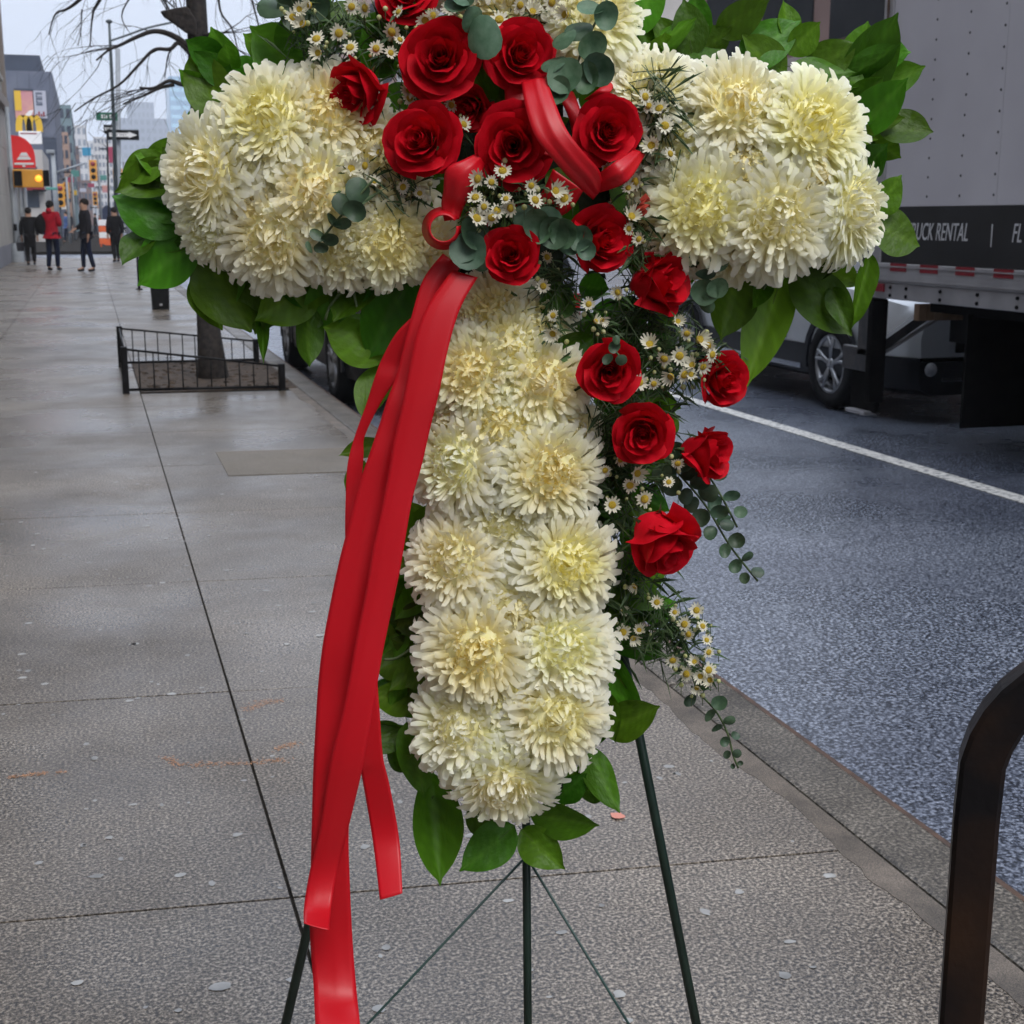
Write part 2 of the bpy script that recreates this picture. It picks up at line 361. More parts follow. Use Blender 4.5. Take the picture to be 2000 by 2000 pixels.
tag(o, "tiny coral pink scrap lying on the slab behind the green easel leg", "litter")

# ------------------------------------------------------------------ flower cross
CR = thing("floral_cross", "large cross of cream chrysanthemums with red roses and green leaves on an easel", "funeral flowers", fl(985, 1600, 0))
def cam_frame(u, v, off, ax=0., ay=0., roll=0., sc=1.):
    """matrix at a point of the cross whose local z looks at the street (towards the viewer's side), tilted by ax, ay"""
    z = (-FW + RT*ax + UP*ay).normalized(); x = UP.cross(z).normalized(); y = z.cross(x)
    return frame(fl(u, v, off), x, y, z) @ Matrix.Rotation(roll, 4, 'Z') @ Matrix.Diagonal((*(sc if isinstance(sc, tuple) else (sc, sc, sc)), 1))
# backing
g = G()
def fbar(u0, v0, u1, v1, d0, d1):
    vs = [fl(u, v, d) for d in (d0, d1) for v in (v1, v0) for u in (u0, u1)]
    g.add(vs, [(0, 2, 3, 1), (4, 5, 7, 6), (0, 1, 5, 4), (2, 6, 7, 3), (0, 4, 6, 2), (1, 3, 7, 5)])
fbar(880, -330, 1100, 1540, -.02, .02); fbar(420, 235, 880, 440, -.02, .02); fbar(1100, 235, 1640, 440, -.02, .02)
g.build("foam_backing", M_foam, CR)

def mum_meshes(seed, N, hue):
    """a big incurved chrysanthemum of unit radius facing +z: two joined rings of petals"""
    R_ = random.Random(seed); gi, go = G(), G(); cmax = math.cos(math.radians(122))
    bias = R_.uniform(.9, 1.15)
    for i in range(N):
        c = 1-(1-cmax)*((i+.5)/N)**1.12; th = math.acos(c) + R_.gauss(0, .05); ph = i*2.39996 + R_.gauss(0, .10); t = min(1, max(0, th/2.1))
        Lr = (.90+.12*min(1, t*1.7))*R_.uniform(.86, 1.12)
        lean = (-.55*(1-t/.3) if t < .3 else .62*min(1, (t-.3)/.35))*bias + R_.gauss(0, .17); tw = R_.gauss(0, .22)
        wd = .057*(.62+.38*min(1, t*1.8))*R_.uniform(.75, 1.2); curl = R_.uniform(.35, .8)
        rows = []; cs = []
        yel = max(0, 1-t*1.9)*hue
        jit = R_.uniform(.95, 1.04)
        for k, (s, wf) in enumerate(((0, .5), (.40, .85), (.72, 1.0), (.91, .72), (1.0, .12))):
            r = .42+(Lr-.42)*(1-(1-s)**1.35); a = max(0.0, th-.30*lean) + lean*.75*s**1.25; p = ph+tw*s
            d = Vector((math.sin(a)*math.cos(p), math.sin(a)*math.sin(p), math.cos(a)))
            side = Vector((-math.sin(p), math.cos(p), 0)); nrm = d.cross(side)
            P = d*r
            hw = wd*wf
            up_ = d*.6-nrm*.4
            rows += [P-side*hw+up_*hw*curl, P-up_*hw*curl*.4, P+side*hw+up_*hw*curl]
            f = min(1, s*1.2); b0 = (.84, .78, .36); tip = (.96, .955, .83); yc = (.92, .80, .20)
            base = [b0[q]*(1-f)+tip[q]*f for q in range(3)]
            e = yel*(1-.35*s)
            colr = tuple(min(.96, (base[q]*(1-e)+yc[q]*e)*jit) for q in range(3))
            cs += [colr]*3
        fs = [(3*k, 3*k+1, 3*k+4, 3*k+3) for k in range(4)] + [(3*k+1, 3*k+2, 3*k+5, 3*k+4) for k in range(4)]
        (gi if t < .34 else go).add([(v.x, v.y, v.z*.80) for v in rows], fs, 0, cs)
    return gi.mesh("center_petals", M_petal, True), go.mesh("outer_petals", M_petal, True)
core_me = G().ball((0, 0, 0), .68, 14, 0, (1, 1, .8)).mesh("chrysanthemum", M_core, True)
MUMS = [mum_meshes(40+i, (660, 600, 700, 620, 660, 640)[i], (1., .75, .35, .9, .55, .2)[i]) for i in range(6)]
#   u, v, radius px, depth, tilt x, tilt y, variant
mums = [(533, 249, 108, .062, -.15, .35, 0), (424, 340, 102, .055, -.65, .05, 2), (642, 232, 98, .058, .1, .3, 3), (540, 455, 104, .058, -.1, -.25, 4),
        (614, 372, 98, .070, .05, .0, 1), (758, 462, 92, .050, .2, -.2, 3), (716, 300, 92, .048, .2, .2, 1), (424, 436, 80, .045, -.5, -.4, 5), (668, 470, 90, .05, .0, -.4, 4), (752, 380, 90, .045, .2, 0, 3),
        (1274, 192, 88, .050, -.1, .6, 2), (1430, 222, 100, .060, .0, .45, 1), (1572, 258, 106, .060, .3, .3, 0), (1372, 404, 106, .066, -.1, -.1, 3), (1508, 424, 106, .070, .05, -.1, 2),
        (1640, 408, 98, .045, 1.1, .0, 5), (1332, 292, 92, .052, -.15, .1, 4), (1456, 318, 84, .060, .1, .1, 1), (1416, 476, 76, .05, .0, -.5, 4), (1290, 300, 70, .04, -.2, .2, 2), (1270, 420, 70, .045, -.2, -.2, 3),
        (1150, 38, 96, .045, .3, .3, 1), (985, 8, 90, .040, .0, .3, 3), (1060, -70, 100, .045, .1, .3, 0), (930, -90, 100, .045, -.2, .3, 2),
        (965, 610, 80, .045, -.1, .15, 3), (1040, 640, 78, .044, .25, .1, 3), (928, 728, 92, .060, -.15, .15, 3), (1052, 748, 94, .058, .2, .05, 1),
        (900, 906, 98, .060, -.45, .2, 5), (1062, 922, 100, .066, .25, .1, 0), (894, 1094, 94, .062, -.3, .2, 4), (1096, 1098, 100, .064, .3, .15, 0),
        (936, 1268, 112, .070, -.15, .1, 0), (1088, 1262, 106, .064, .2, .25, 2), (908, 1418, 100, .062, -.25, .25, 5), (1078, 1396, 100, .070, .25, .1, 1), (982, 1508, 104, .058, -.05, -.45, 5),
        (978, 828, 92, .058, 0, .2, 3), (992, 680, 84, .056, 0, .2, 1), (880, 820, 72, .045, -.4, .1, 2), (1100, 840, 72, .045, .5, .1, 4), (900, 650, 66, .04, -.4, .2, 2), (1004, 1186, 92, .060, .05, .1, 1), (1000, 1340, 92, .062, .1, .1, 3), (986, 1010, 92, .056, -.1, .15, 2), (1000, 1450, 84, .062, 0, -.1, 2), (480, 300, 84, .058, -.3, .1, 1), (590, 300, 84, .062, 0, .2, 2), (500, 400, 80, .06, -.2, -.1, 3), (690, 400, 84, .055, .1, 0, 2), (1440, 330, 84, .064, .0, .1, 0), (1580, 350, 80, .06, .4, .1, 1), (1320, 470, 70, .05, -.1, -.4, 2), (830, 470, 70, .04, .1, -.3, 1), (985, 842, 76, .035, 0, .2, 4), (985, 1010, 80, .035, 0, .2, 5), (990, 1180, 80, .04, 0, .2, 2)]
for i, (u, v, r, d, ax, ay, k) in enumerate(mums):
    M = cam_frame(u, v, d, ax, ay, rnd(0, 6.28), (r*PX*rnd(1.12, 1.20), r*PX*rnd(1.12, 1.20), r*PX*1.04))
    o = link("chrysanthemum", core_me, CR, M)
    link("center_petals", MUMS[k][0], o, None, True, kind='stuff'); link("outer_petals", MUMS[k][1], o, None, True, kind='stuff')

# big leaves -------------------------------------------------
def leaf_mesh(seed, fold, bend, wave):
    R_ = random.Random(seed); g = G(); NL, NS = 16, 8; vs = []; cs = []
    a, b = R_.uniform(.62, .8), R_.uniform(.85, 1.0); mx_ = max((t/100)**a*(1-t/100)**b for t in range(1, 100))
    for i in range(NL+1):
        t = i/NL; tt = .004+.996*t
        hw = .5*(tt**a*max(0, 1-tt)**b/mx_) if 0 < i < NL else .012
        if i == NL-1: hw *= .60
        if i == NL-2: hw *= .9
        for j in range(NS+1):
            s = -1+2*j/NS
            z = fold*abs(s)**1.3*hw + bend*t*t + wave*math.sin(t*7+seed+2*s)*abs(s)*hw + .03*math.sin(seed+t*3)*s
            vs.append((t, s*hw + .05*math.sin(t*2.5+seed)*t, z))
            mid = max(0, 1-abs(s)*5.5); vein = max(0, math.cos((t-abs(s)*.22)*PI*13))**3
            k = .86+.42*vein*(1-abs(s)*.6)
            cs.append((.076*k+.03*mid, .200*k+.05*mid, .009*k+.008*mid))
    fs = [(i*(NS+1)+j, (i+1)*(NS+1)+j, (i+1)*(NS+1)+j+1, i*(NS+1)+j+1) for i in range(NL) for j in range(NS)]
    g.add(vs, fs, 0, cs); g.add([], [])
    g.tube([(-.09, 0, -.01), (.0, 0, -.003), (.3, .05*math.sin(.75+seed)*.3, -.006)], [.012, .010, .005], 5)
    g.c[-15:] = [(.09, .13, .04)]*15
    return g.mesh("leaf", M_leaf, True)
LEAF = [leaf_mesh(i, (.35, .1, .55, .2, -.25, .45)[i], (.12, -.15, .22, -.25, .1, -.1)[i], (.08, .14, .1, .05, .12, .16)[i]) for i in range(6)]
def leaf(b, t, wpx, d0=.0, d1=.02, roll=0., k=None):
    P, Q = fl(*b, d0), fl(*t, d1); x = (Q-P); Ln = x.length; x.normalize()
    n = -FW + UP*.25; n = (n - x*n.dot(x)).normalized(); y = n.cross(x)
    M = frame(P, x, y, n) @ Matrix.Rotation(roll, 4, 'X') @ Matrix.Diagonal((Ln, wpx*PX, Ln*.6, 1))
    link("leaf", LEAF[random.randrange(6) if k is None else k], CR, M)
LV = [((1245, 70), (1278, -70), 74), ((1215, 128), (1362, 38), 55), ((1288, 115), (1434, 62), 92), ((1400, 66), (1504, 2), 66), ((1448, 128), (1565, 33), 86), ((1532, 160), (1440, 78), 80),
      ((1545, 130), (1668, 146), 60), ((1575, 150), (1674, 80), 78), ((1655, 210), (1757, 27), 96), ((1668, 268), (1775, 150), 80), ((1712, 248), (1821, 265), 82), ((1700, 270), (1758, 310), 56),
      ((1690, 335), (1732, 283), 62), ((1708, 420), (1763, 342), 66), ((1702, 440), (1804, 472), 96), ((1700, 492), (1663, 642), 46), ((1530, 530), (1464, 744), 92), ((1545, 530), (1656, 660), 106),
      ((1622, 560), (1660, 648), 48), ((1440, 525), (1404, 664), 96), ((1498, 535), (1462, 612), 40),
      ((432, 235), (380, 92), 92), ((455, 160), (439, 82), 44), ((620, 165), (488, 61), 118), ((565, 160), (470, 142), 52), ((402, 215), (372, 252), 40), ((330, 318), (230, 342), 70), ((352, 330), (226, 384), 78),
      ((352, 312), (316, 288), 44), ((365, 440), (220, 386), 108), ((300, 455), (234, 514), 66), ((392, 470), (262, 552), 116), ((380, 540), (432, 645), 70), ((405, 485), (488, 652), 128), ((512, 600), (514, 706), 26),
      ((620, 555), (498, 622), 100), ((600, 595), (607, 718), 60), ((765, 685), (630, 640), 108), ((805, 535), (712, 700), 118), ((705, 540), (585, 640), 92), ((660, 520), (560, 600), 100), ((740, 520), (660, 640), 100), ((820, 560), (760, 650), 90),
      ((748, 710), (712, 830), 76), ((755, 872), (661, 886), 44), ((712, 900), (676, 960), 46), ((845, 985), (778, 1122), 66), ((778, 1275), (696, 1190), 80), ((850, 1130), (754, 1278), 92), ((815, 1292), (730, 1310), 66), ((822, 1372), (718, 1356), 74),
      ((792, 1432), (686, 1456), 68), ((795, 1410), (832, 1562), 76), ((838, 1505), (859, 1722), 104), ((1005, 1612), (898, 1703), 88), ((1018, 1620), (1100, 1700), 80), ((1035, 1592), (1176, 1610), 78), ((1085, 1565), (1148, 1508), 60),
      ((1150, 1458), (1207, 1588), 66), ((1180, 1432), (1294, 1380), 80), ((1178, 1350), (1198, 1450), 60), ((1165, 1225), (1300, 1282), 70), ((1188, 1278), (1234, 1354), 28),
      ((845, 1200), (770, 1225), 70), ((860, 1300), (790, 1340), 70), ((850, 1480), (790, 1475), 60)]
for i, (b, t, wd) in enumerate(LV):
    leaf(b, t, wd*1.05, rnd(-.012, .012), rnd(.0, .035), rnd(-.35, .35))
for b, t, wd, d in [((1240, 1420), (1180, 1240), 90, .0), ((1150, 880), (1230, 760), 80, .0), ((1170, 1000), (1260, 900), 80, .0), ((1180, 1150), (1250, 1060), 70, 0), ((1190, 1200), (1290, 1190), 60, 0), ((1110, 640), (1210, 700), 80, 0), ((1230, 640), (1330, 720), 80, 0), ((1220, 780), (1330, 800), 80, 0),
                    ((600, 110), (560, 20), 90, .02), ((660, 90), (640, 0), 90, .02), ((720, 100), (740, 20), 90, .03), ((770, 150), (700, 60), 90, .03), ((800, 60), (760, -40), 90, .02), ((900, 200), (960, 120), 100, .03), ((760, 360), (700, 330), 70, .05), ((850, 420), (780, 400), 60, .06),
                    ((960, 420), (900, 380), 90, .05), ((1060, 430), (1000, 400), 90, .06), ((1120, 200), (1080, 100), 90, .05), ((1240, 420), (1200, 320), 70, .06), ((1110, 560), (1060, 620), 80, .06), ((1160, 660), (1060, 690), 60, .06), ((1330, 180), (1240, 130), 80, .0), ((1480, 170), (1400, 130), 80, -.01), ((1640, 330), (1700, 230), 80, -.01), ((1640, 300), (1690, 190), 70, -.01), ((1600, 520), (1680, 560), 60, -.01),
                    ((520, 150), (430, 140), 70, -.01), ((420, 480), (340, 470), 90, -.01), ((480, 520), (420, 600), 90, -.01), ((560, 540), (520, 640), 90, -.01), ((790, 760), (740, 690), 70, -.01), ((850, 1060), (800, 980), 60, -.01), ((830, 870), (790, 800), 40, -.01), ((880, 1560), (830, 1600), 60, -.01), ((1120, 1500), (1100, 1580), 60, -.01), ((940, 1560), (930, 1640), 60, -.01)]:
    leaf(b, t, wd, d, d+rnd(0, .02), rnd(-.5, .5))
for u, v, du in [(820, y, -60) for y in range(640, 1560, 95)] + [(1130, y, 60) for y in range(560, 1560, 62)] + [(1160, y, 80) for y in range(600, 1240, 62)]:
    leaf((u, v), (u+du*rnd(.8, 1.2), v+rnd(-60, 80)), rnd(55, 85), -.012, rnd(-.015, .012), rnd(-.5, .5))
for (u, v, a, Ln, wd) in [(rnd(1560, 1690), rnd(90, 330), rnd(-.5, 1.4), rnd(85, 140), rnd(55, 85)) for k in range(14)] + [(rnd(1230, 1560), rnd(90, 150), rnd(.5, 2.2), rnd(80, 130), rnd(55, 80)) for k in range(12)] + [(rnd(400, 620), rnd(120, 190), rnd(1.2, 2.6), rnd(70, 110), rnd(50, 75)) for k in range(9)] + [(rnd(320, 420), rnd(300, 500), rnd(2.4, 4.0), rnd(80, 120), rnd(60, 85)) for k in range(9)] + [(rnd(790, 860), rnd(1000, 1480), rnd(2.6, 4.2), rnd(70, 120), rnd(50, 75)) for k in range(12)] + [(rnd(430, 800), rnd(510, 560), rnd(3.9, 5.5), rnd(70, 120), rnd(60, 85)) for k in range(10)]:
    leaf((u, v), (u+Ln*math.cos(a), v-Ln*math.sin(a)), wd, rnd(-.015, .0), rnd(-.015, .02), rnd(-.6, .6))
for u in range(400, 820, 60): leaf((u, 470), (u+rnd(-40, 40), 470+rnd(60, 110)), 80, -.012, 0, rnd(-.5, .5)); leaf((u, 250), (u+rnd(-40, 40), 190), 70, -.012, 0, rnd(-.5, .5))
for u in range(1280, 1660, 60): leaf((u, 450), (u+rnd(-40, 40), 560), 80, -.012, 0, rnd(-.5, .5)); leaf((u, 260), (u+rnd(-40, 40), 130), 90, -.012, 0, rnd(-.5, .5))
for u in range(600, 1260, 62):
    for v in (30, 110, 190, 270, 350, 420):
        if random.random() < .72: a = rnd(0, 6.28); leaf((u-30*math.cos(a), v+30*math.sin(a)), (u+55*math.cos(a), v-55*math.sin(a)), rnd(60, 85), rnd(.018, .03), rnd(.02, .045), rnd(-.5, .5))
for k in range(46):
    t_ = random.random(); u, v = 1165+rnd(-20, 130)*(1-.2*t_), 570+t_*660; a = rnd(-1.6, 1.2)
    leaf((u, v), (u+rnd(60, 95)*math.cos(a), v-rnd(60, 95)*math.sin(a)), rnd(48, 74), rnd(-.015, .02), rnd(-.01, .03), rnd(-.6, .6))
# woody twigs between the leaves
for pts in (((800, 505), (745, 520), (705, 535), (650, 590), (635, 625)), ((705, 535), (690, 560), (700, 610)), ((810, 1262), (775, 1285), (750, 1288)), ((1495, 520), (1500, 545), (1490, 565)), ((1290, 455), (1250, 600))):
    G().tube(cat([fl(u, v, .035) for u, v in pts], 4), .0016, 6).build("twig", M_stem, CR, True)

# eucalyptus -------------------------------------------------
def euc_mesh(seed, cup):
    g = G(); n = 14; vs = [(.0, 0, 0)]
    for rr in (.55, 1.0):
        for k in range(n):
            a = 2*PI*k/n; x = .5-.5*math.cos(a)*rr - (.5-.5*rr)*0; y = .46*math.sin(a)*rr*(1+.05*math.sin(3*a+seed))
            xx = .5 + (-.5*math.cos(a))*rr
            vs.append((xx, y, cup*((xx-.5)**2*.8+y*y)*(1.6)+.04*math.sin(2*a+seed)*rr))
    vs[0] = (.5, 0, -.02)
    fs = [(0, 1+k, 1+(k+1) % n) for k in range(n)] + [(1+k, 1+n+k, 1+n+(k+1) % n, 1+(k+1) % n) for k in range(n)]
    return g.add(vs, fs)
EUC = {m.name: [euc_mesh(i, (.45, -.35, .8)[i]).mesh("eucalyptus_leaf", m, True) for i in range(3)] for m in (M_euc, M_eucd)}
def sprig(path, leaves, mat, d=.05, r=.0012):
    o = G().tube(cat([fl(u, v, d) for u, v in path], 5), r, 6).build("eucalyptus_sprig", M_stem, CR, True)
    for (u, v, s, ang, tilt) in leaves:                     # centre px, size px, screen angle of its tip, tilt from the viewer
        a = math.radians(ang); x = RT*math.cos(a) + UP*math.sin(a); z = (-FW + UP*.2)
        z = (z - x*z.dot(x)).normalized(); y = z.cross(x)
        M = frame(fl(u, v, d+rnd(.002, .012)), x, y, z) @ Matrix.Rotation(math.radians(tilt), 4, 'X') @ Matrix.Rotation(rnd(-.35, .35), 4, 'Y') @ Matrix.Diagonal((s*PX, s*PX*rnd(.85, 1.05), s*PX, 1)) @ Matrix.Translation((-.5, 0, 0))
        link("eucalyptus_leaf", EUC[mat.name][random.randrange(3)], o, M)
def pairs(path, n, s0, s1, lean=65):
    """opposite leaves along a stem"""
    P = cat([(u, v, 0) for u, v in path], 12); out = []
    for i in range(n):
        q = P[int((i+.35)/n*(len(P)-1))]; q2 = P[min(int((i+.35)/n*(len(P)-1))+2, len(P)-1)]; dirn = math.degrees(math.atan2(-(q2.y-q.y), q2.x-q.x)); s = s0+(s1-s0)*i/(n-1)
        for sg in (1, -1):
            a = dirn+sg*lean+rnd(-14, 14); out.append((q.x+.55*s*math.cos(math.radians(a)), q.y-.55*s*math.sin(math.radians(a)), s*rnd(.85, 1.1), a, rnd(-45, 45)))
    return out
p = ((1300, 900), (1330, 930), (1380, 990), (1425, 1065), (1480, 1135)); sprig(p, pairs(p, 10, 48, 28), M_eucd, .02)
p = ((1385, 930), (1412, 975), (1440, 1030)); sprig(p, pairs(p, 3, 40, 34), M_euc, .0)
p = ((1350, 1340), (1395, 1385), (1420, 1430), (1432, 1475), (1442, 1500)); sprig(p, pairs(p, 6, 38, 14), M_eucd, .02)
sprig(((1010, 415), (1060, 435), (1110, 460), (1150, 485)), [(1030, 428, 58, 100, 20), (1050, 436, 64, -70, 10), (1070, 436, 62, 95, 10), (1084, 452, 62, -80, 15), (1102, 452, 60, 85, -10), (1116, 470, 60, -75, 15), (1134, 466, 50, 60, 0), (1142, 486, 42, -60, 0), (1060, 455, 50, -110, 20)], M_euc, .105)
sprig(((1185, 0), (1165, 40), (1140, 90), (1120, 140), (1080, 190)), [(1181, 30, 52, 90, 10), (1152, 22, 50, 170, 35), (1130, 55, 54, 200, 30), (1100, 72, 50, 210, 40), (1155, 88, 58, 35, 30), (1172, 132, 64, -60, 25), (1105, 150, 70, 230, 10), (1150, 155, 60, -100, 20), (1080, 120, 50, 200, 40), (1092, 185, 60, 250, 20)], M_euc, .112)
sprig(((900, -20), (915, 25), (935, 60)), [(944, 72, 80, -80, 15), (906, 12, 64, 200, 30), (890, -10, 60, 120, 30), (925, 40, 50, 60, 50)], M_euc, .115)
sprig(((950, 430), (930, 465), (915, 495)), [(916, 492, 74, -90, 5), (922, 456, 66, 90, 30), (905, 505, 50, 200, 40), (934, 510, 46, -40, 30)], M_euc, .105)
sprig(((730, 350), (690, 395), (650, 440), (615, 485)), [(700, 372, 52, 75, 25), (670, 398, 44, 120, 30), (694, 410, 46, -25, 20), (668, 433, 36, 5, 55), (646, 436, 34, 150, 60), (622, 457, 34, 160, 40), (645, 464, 34, -20, 50), (627, 481, 28, 0, 40), (606, 482, 24, 110, 60)], M_eucd, .10)
sprig(((1330, 495), (1370, 530), (1395, 570), (1380, 600)), [(1403, 512, 42, 30, 20), (1378, 530, 40, 0, 60), (1376, 568, 56, -10, 25), (1378, 596, 40, -60, 40), (1334, 497, 34, 140, 30), (1400, 560, 44, 20, 30), (1350, 520, 34, 200, 50)], M_euc, .06)
sprig(((600, -10), (560, 10), (535, 30)), [(535, 8, 70, 160, 30), (580, 22, 74, -60, 20), (610, 10, 66, 40, 30), (560, -20, 60, 90, 20)], M_eucd, .05)
sprig(((1190, 680), (1205, 690), (1215, 705)), [(1198, 676, 26, 60, 20), (1188, 702, 24, 220, 20), (1214, 704, 24, -20, 20), (1204, 664, 18, 100, 0)], M_eucd, .12)

# little asters ----------------------------------------------
def daisy_mesh(seed, openf):
    R_ = random.Random(seed); g = G(); n = 15
    for k in range(n):
        a = 2*PI*k/n+R_.uniform(-.12, .12); L_ = R_.uniform(.76, 1.04); d = Vector((math.cos(a), math.sin(a), 0)); s = Vector((-d.y, d.x, 0)); lift = openf+R_.uniform(-.12, .12)
        pt = [d*.22, d*.6*L_+UP*.35*lift, d*L_+UP*(.8*lift)]; wv = (.07, .15, .06)
        vs = [q for p_, w_ in zip(pt, wv) for q in (p_-s*w_, p_+s*w_)]
        g.add(vs, [(0, 1, 3, 2), (2, 3, 5, 4)], 0)
    g.lathe([(.43, .02), (.40, .16), (.24, .25), (.01, .28)], 12, None, 1)
    g.lathe([(.02, -.9), (.03, -.35), (.25, -.12), (.34, .02)], 8, None, 2)
    return g.mesh("daisy", [M_daisy, M_disc, M_stem], True)
DAISY = [daisy_mesh(1, .15), daisy_mesh(2, .0), daisy_mesh(3, .4), daisy_mesh(4, 1.1)]
DZ = []
def dz(off, sc, pts, d):
    for x, y in pts: DZ.append((off[0]+x*sc, off[1]+y*sc, d))
dz((600, 0), .2588, ((335, 50), (440, 60), (240, 250), (70, 295), (85, 400), (325, 360), (520, 365), (630, 400), (640, 240), (890, 150), (950, 120), (1610, 40), (1450, 150), (1850, 20), (770, 680), (770, 740), (1090, 790), (1180, 940), (545, 1150), (440, 1250), (330, 1275), (505, 1370), (720, 1410), (850, 1460), (370, 1340), (20, 40), (-60, 70), (-110, 130), (690, 90), (700, 300), (-30, 180), (1080, 60), (1700, 90), (1950, 110)), .09)
dz((600, 0), .2588, ((1475, 1290), (1290, 1350), (1390, 1375), (1270, 1490), (1500, 1500), (1690, 1400), (1720, 1510), (1870, 1440)), .135)
dz((650, 300), .2588, ((1345, 410), (1200, 480), (1085, 490), (1140, 400), (1240, 430), (1750, 340)), .13)
dz((650, 300), .2588, ((1620, 780), (1590, 1000), (1660, 1220), (1670, 1360)), .09)
dz((900, 0), .2588, ((1355, 1000), (1440, 1100), (1580, 1160), (1540, 950), (1390, 730), (1500, 820), (1265, 1420), (1320, 1370), (1150, 1260), (1090, 1280), (1420, 800)), .10)
dz((1000, 400), .2588, ((800, 660), (580, 750), (630, 880), (680, 870), (1040, 1055), (1150, 1160), (1265, 1140), (1320, 970), (1415, 1015), (1480, 1060), (1510, 1130), (1440, 1220), (1360, 1210), (1200, 1295), (1300, 1280), (1350, 1280), (960, 1340), (1070, 1350), (310, 970), (880, 180), (900, 90), (960, 260), (1250, 880)), .095)
dz((1050, 800), .3882, ((415, 250), (340, 305), (465, 380), (660, 365), (705, 270), (540, 450), (375, 480), (500, 320), (490, 890), (600, 970)), .07)
dz((1050, 800), .3882, ((800, 1010), (430, 1120), (510, 1110), (480, 1150), (760, 1130), (850, 1160), (860, 1220), (680, 1260), (790, 1270), (750, 1330), (860, 1310), (800, 1400), (870, 1360), (690, 1020), (430, 1010), (740, 1080), (830, 1090), (820, 1340)), .045)
ROOTS = [(640, 110), (760, 90), (830, 200), (790, 350), (960, 390), (1060, 360), (1000, 40), (1250, 330), (1080, 560), (1230, 620), (1300, 690), (1215, 880), (1190, 1020), (1240, 1110), (1300, 1230), (690, 340)]
clusters = {i: [] for i in range(len(ROOTS))}
for u, v, d in DZ:
    clusters[min(range(len(ROOTS)), key=lambda i: (ROOTS[i][0]-u)**2+(ROOTS[i][1]-v)**2)].append((u, v, d))
def spray(root, heads, blades=9):
    g = G(); dm = sum(h[2] for h in heads)/len(heads)
    A = fl(*root, max(.01, dm-.06))
    leafv = []
    for u, v, d in heads:
        B = fl(u, v+4, d-.012); mid = A.lerp(B, .55)+Vector((rnd(-.01, .01), 0, -.006))
        P = cat([A, mid, B], 4); g.tube(P, .0008, 4)
        for k in range(blades):
            q = P[random.randrange(2, len(P))]; dr = (RT*rnd(-1, 1)+UP*rnd(-.8, 1)-FW*rnd(-.3, .7)).normalized(); s = dr.orthogonal().normalized(); L_ = rnd(.014, .03); wv = rnd(.0011, .0021)
            g.add([q, q+dr*L_*.5-s*wv+UP*.001, q+dr*L_*.5+s*wv+UP*.001, q+dr*L_-UP*.003], [(0, 1, 3, 2)], 1)
        for k in range(2):          # green buds
            c = B+Vector((rnd(-.014, .014), rnd(-.01, .01), rnd(-.012, .012))); g.tube([c+UP*-.012, c], .0005, 3); g.ball(c, rnd(.0018, .0032), 6, 2)
    return g.build("aster_sprig", [M_stem, M_fern, pm("aster_bud", (.34, .36, .10), .7, (.55, .55, .30), 200)], CR, True)
for i, heads in clusters.items():
    if not heads: continue
    o = spray(ROOTS[i], heads)
    for u, v, d in heads:
        s = rnd(12.5, 20)*PX*(.92 if v > 1100 else 1)
        M = cam_frame(u, v, d, rnd(-.9, .9), rnd(-.5, .9), rnd(0, 6), s)
        link("daisy", DAISY[random.choice((0, 0, 1, 2, 2, 3, 3))], o, M)
# fern-like dark filler without flowers right of the stem and round the roses
g = G()
for (u0, v0, du, dv, n, d0, d1) in ((1150, 700, 60, 120, 70, .0, .05), (1180, 940, 60, 140, 170, .0, .06), (1270, 700, 70, 110, 150, .0, .07), (1200, 860, 60, 80, 130, .0, .06), (1225, 1130, 60, 110, 110, .0, .05), (1290, 1240, 40, 60, 70, .0, .04), (1240, 640, 80, 60, 70, .0, .06), (1250, 470, 30, 90, 90, .03, .08), (1290, 210, 30, 60, 70, .07, .10), (660, 70, 90, 60, 120, .02, .07), (830, 220, 60, 50, 60, .03, .08), (760, 360, 60, 30, 60, .05, .09), (960, 400, 50, 50, 60, .06, .10), (1080, 570, 40, 50, 60, .03, .08)):
    for k in range(n):
        q = fl(u0+random.gauss(0, du*.6), v0+random.gauss(0, dv*.6), rnd(d0, d1)); dr = (RT*rnd(-.6, 1)+UP*rnd(-1, .7)-FW*rnd(-.2, .6)).normalized(); s = dr.orthogonal().normalized(); L_ = rnd(.016, .045); wv = rnd(.0012, .003)
        g.add([q, q+dr*L_*.5-s*wv, q+dr*L_*.5+s*wv, q+dr*L_-UP*.004], [(0, 1, 3, 2)], 0)
        g.tube([q-dr*.02, q+dr*L_*.7], .0006, 3, 1)
g.build("fine_greenery", [M_fern, M_stem], CR, kind='stuff')

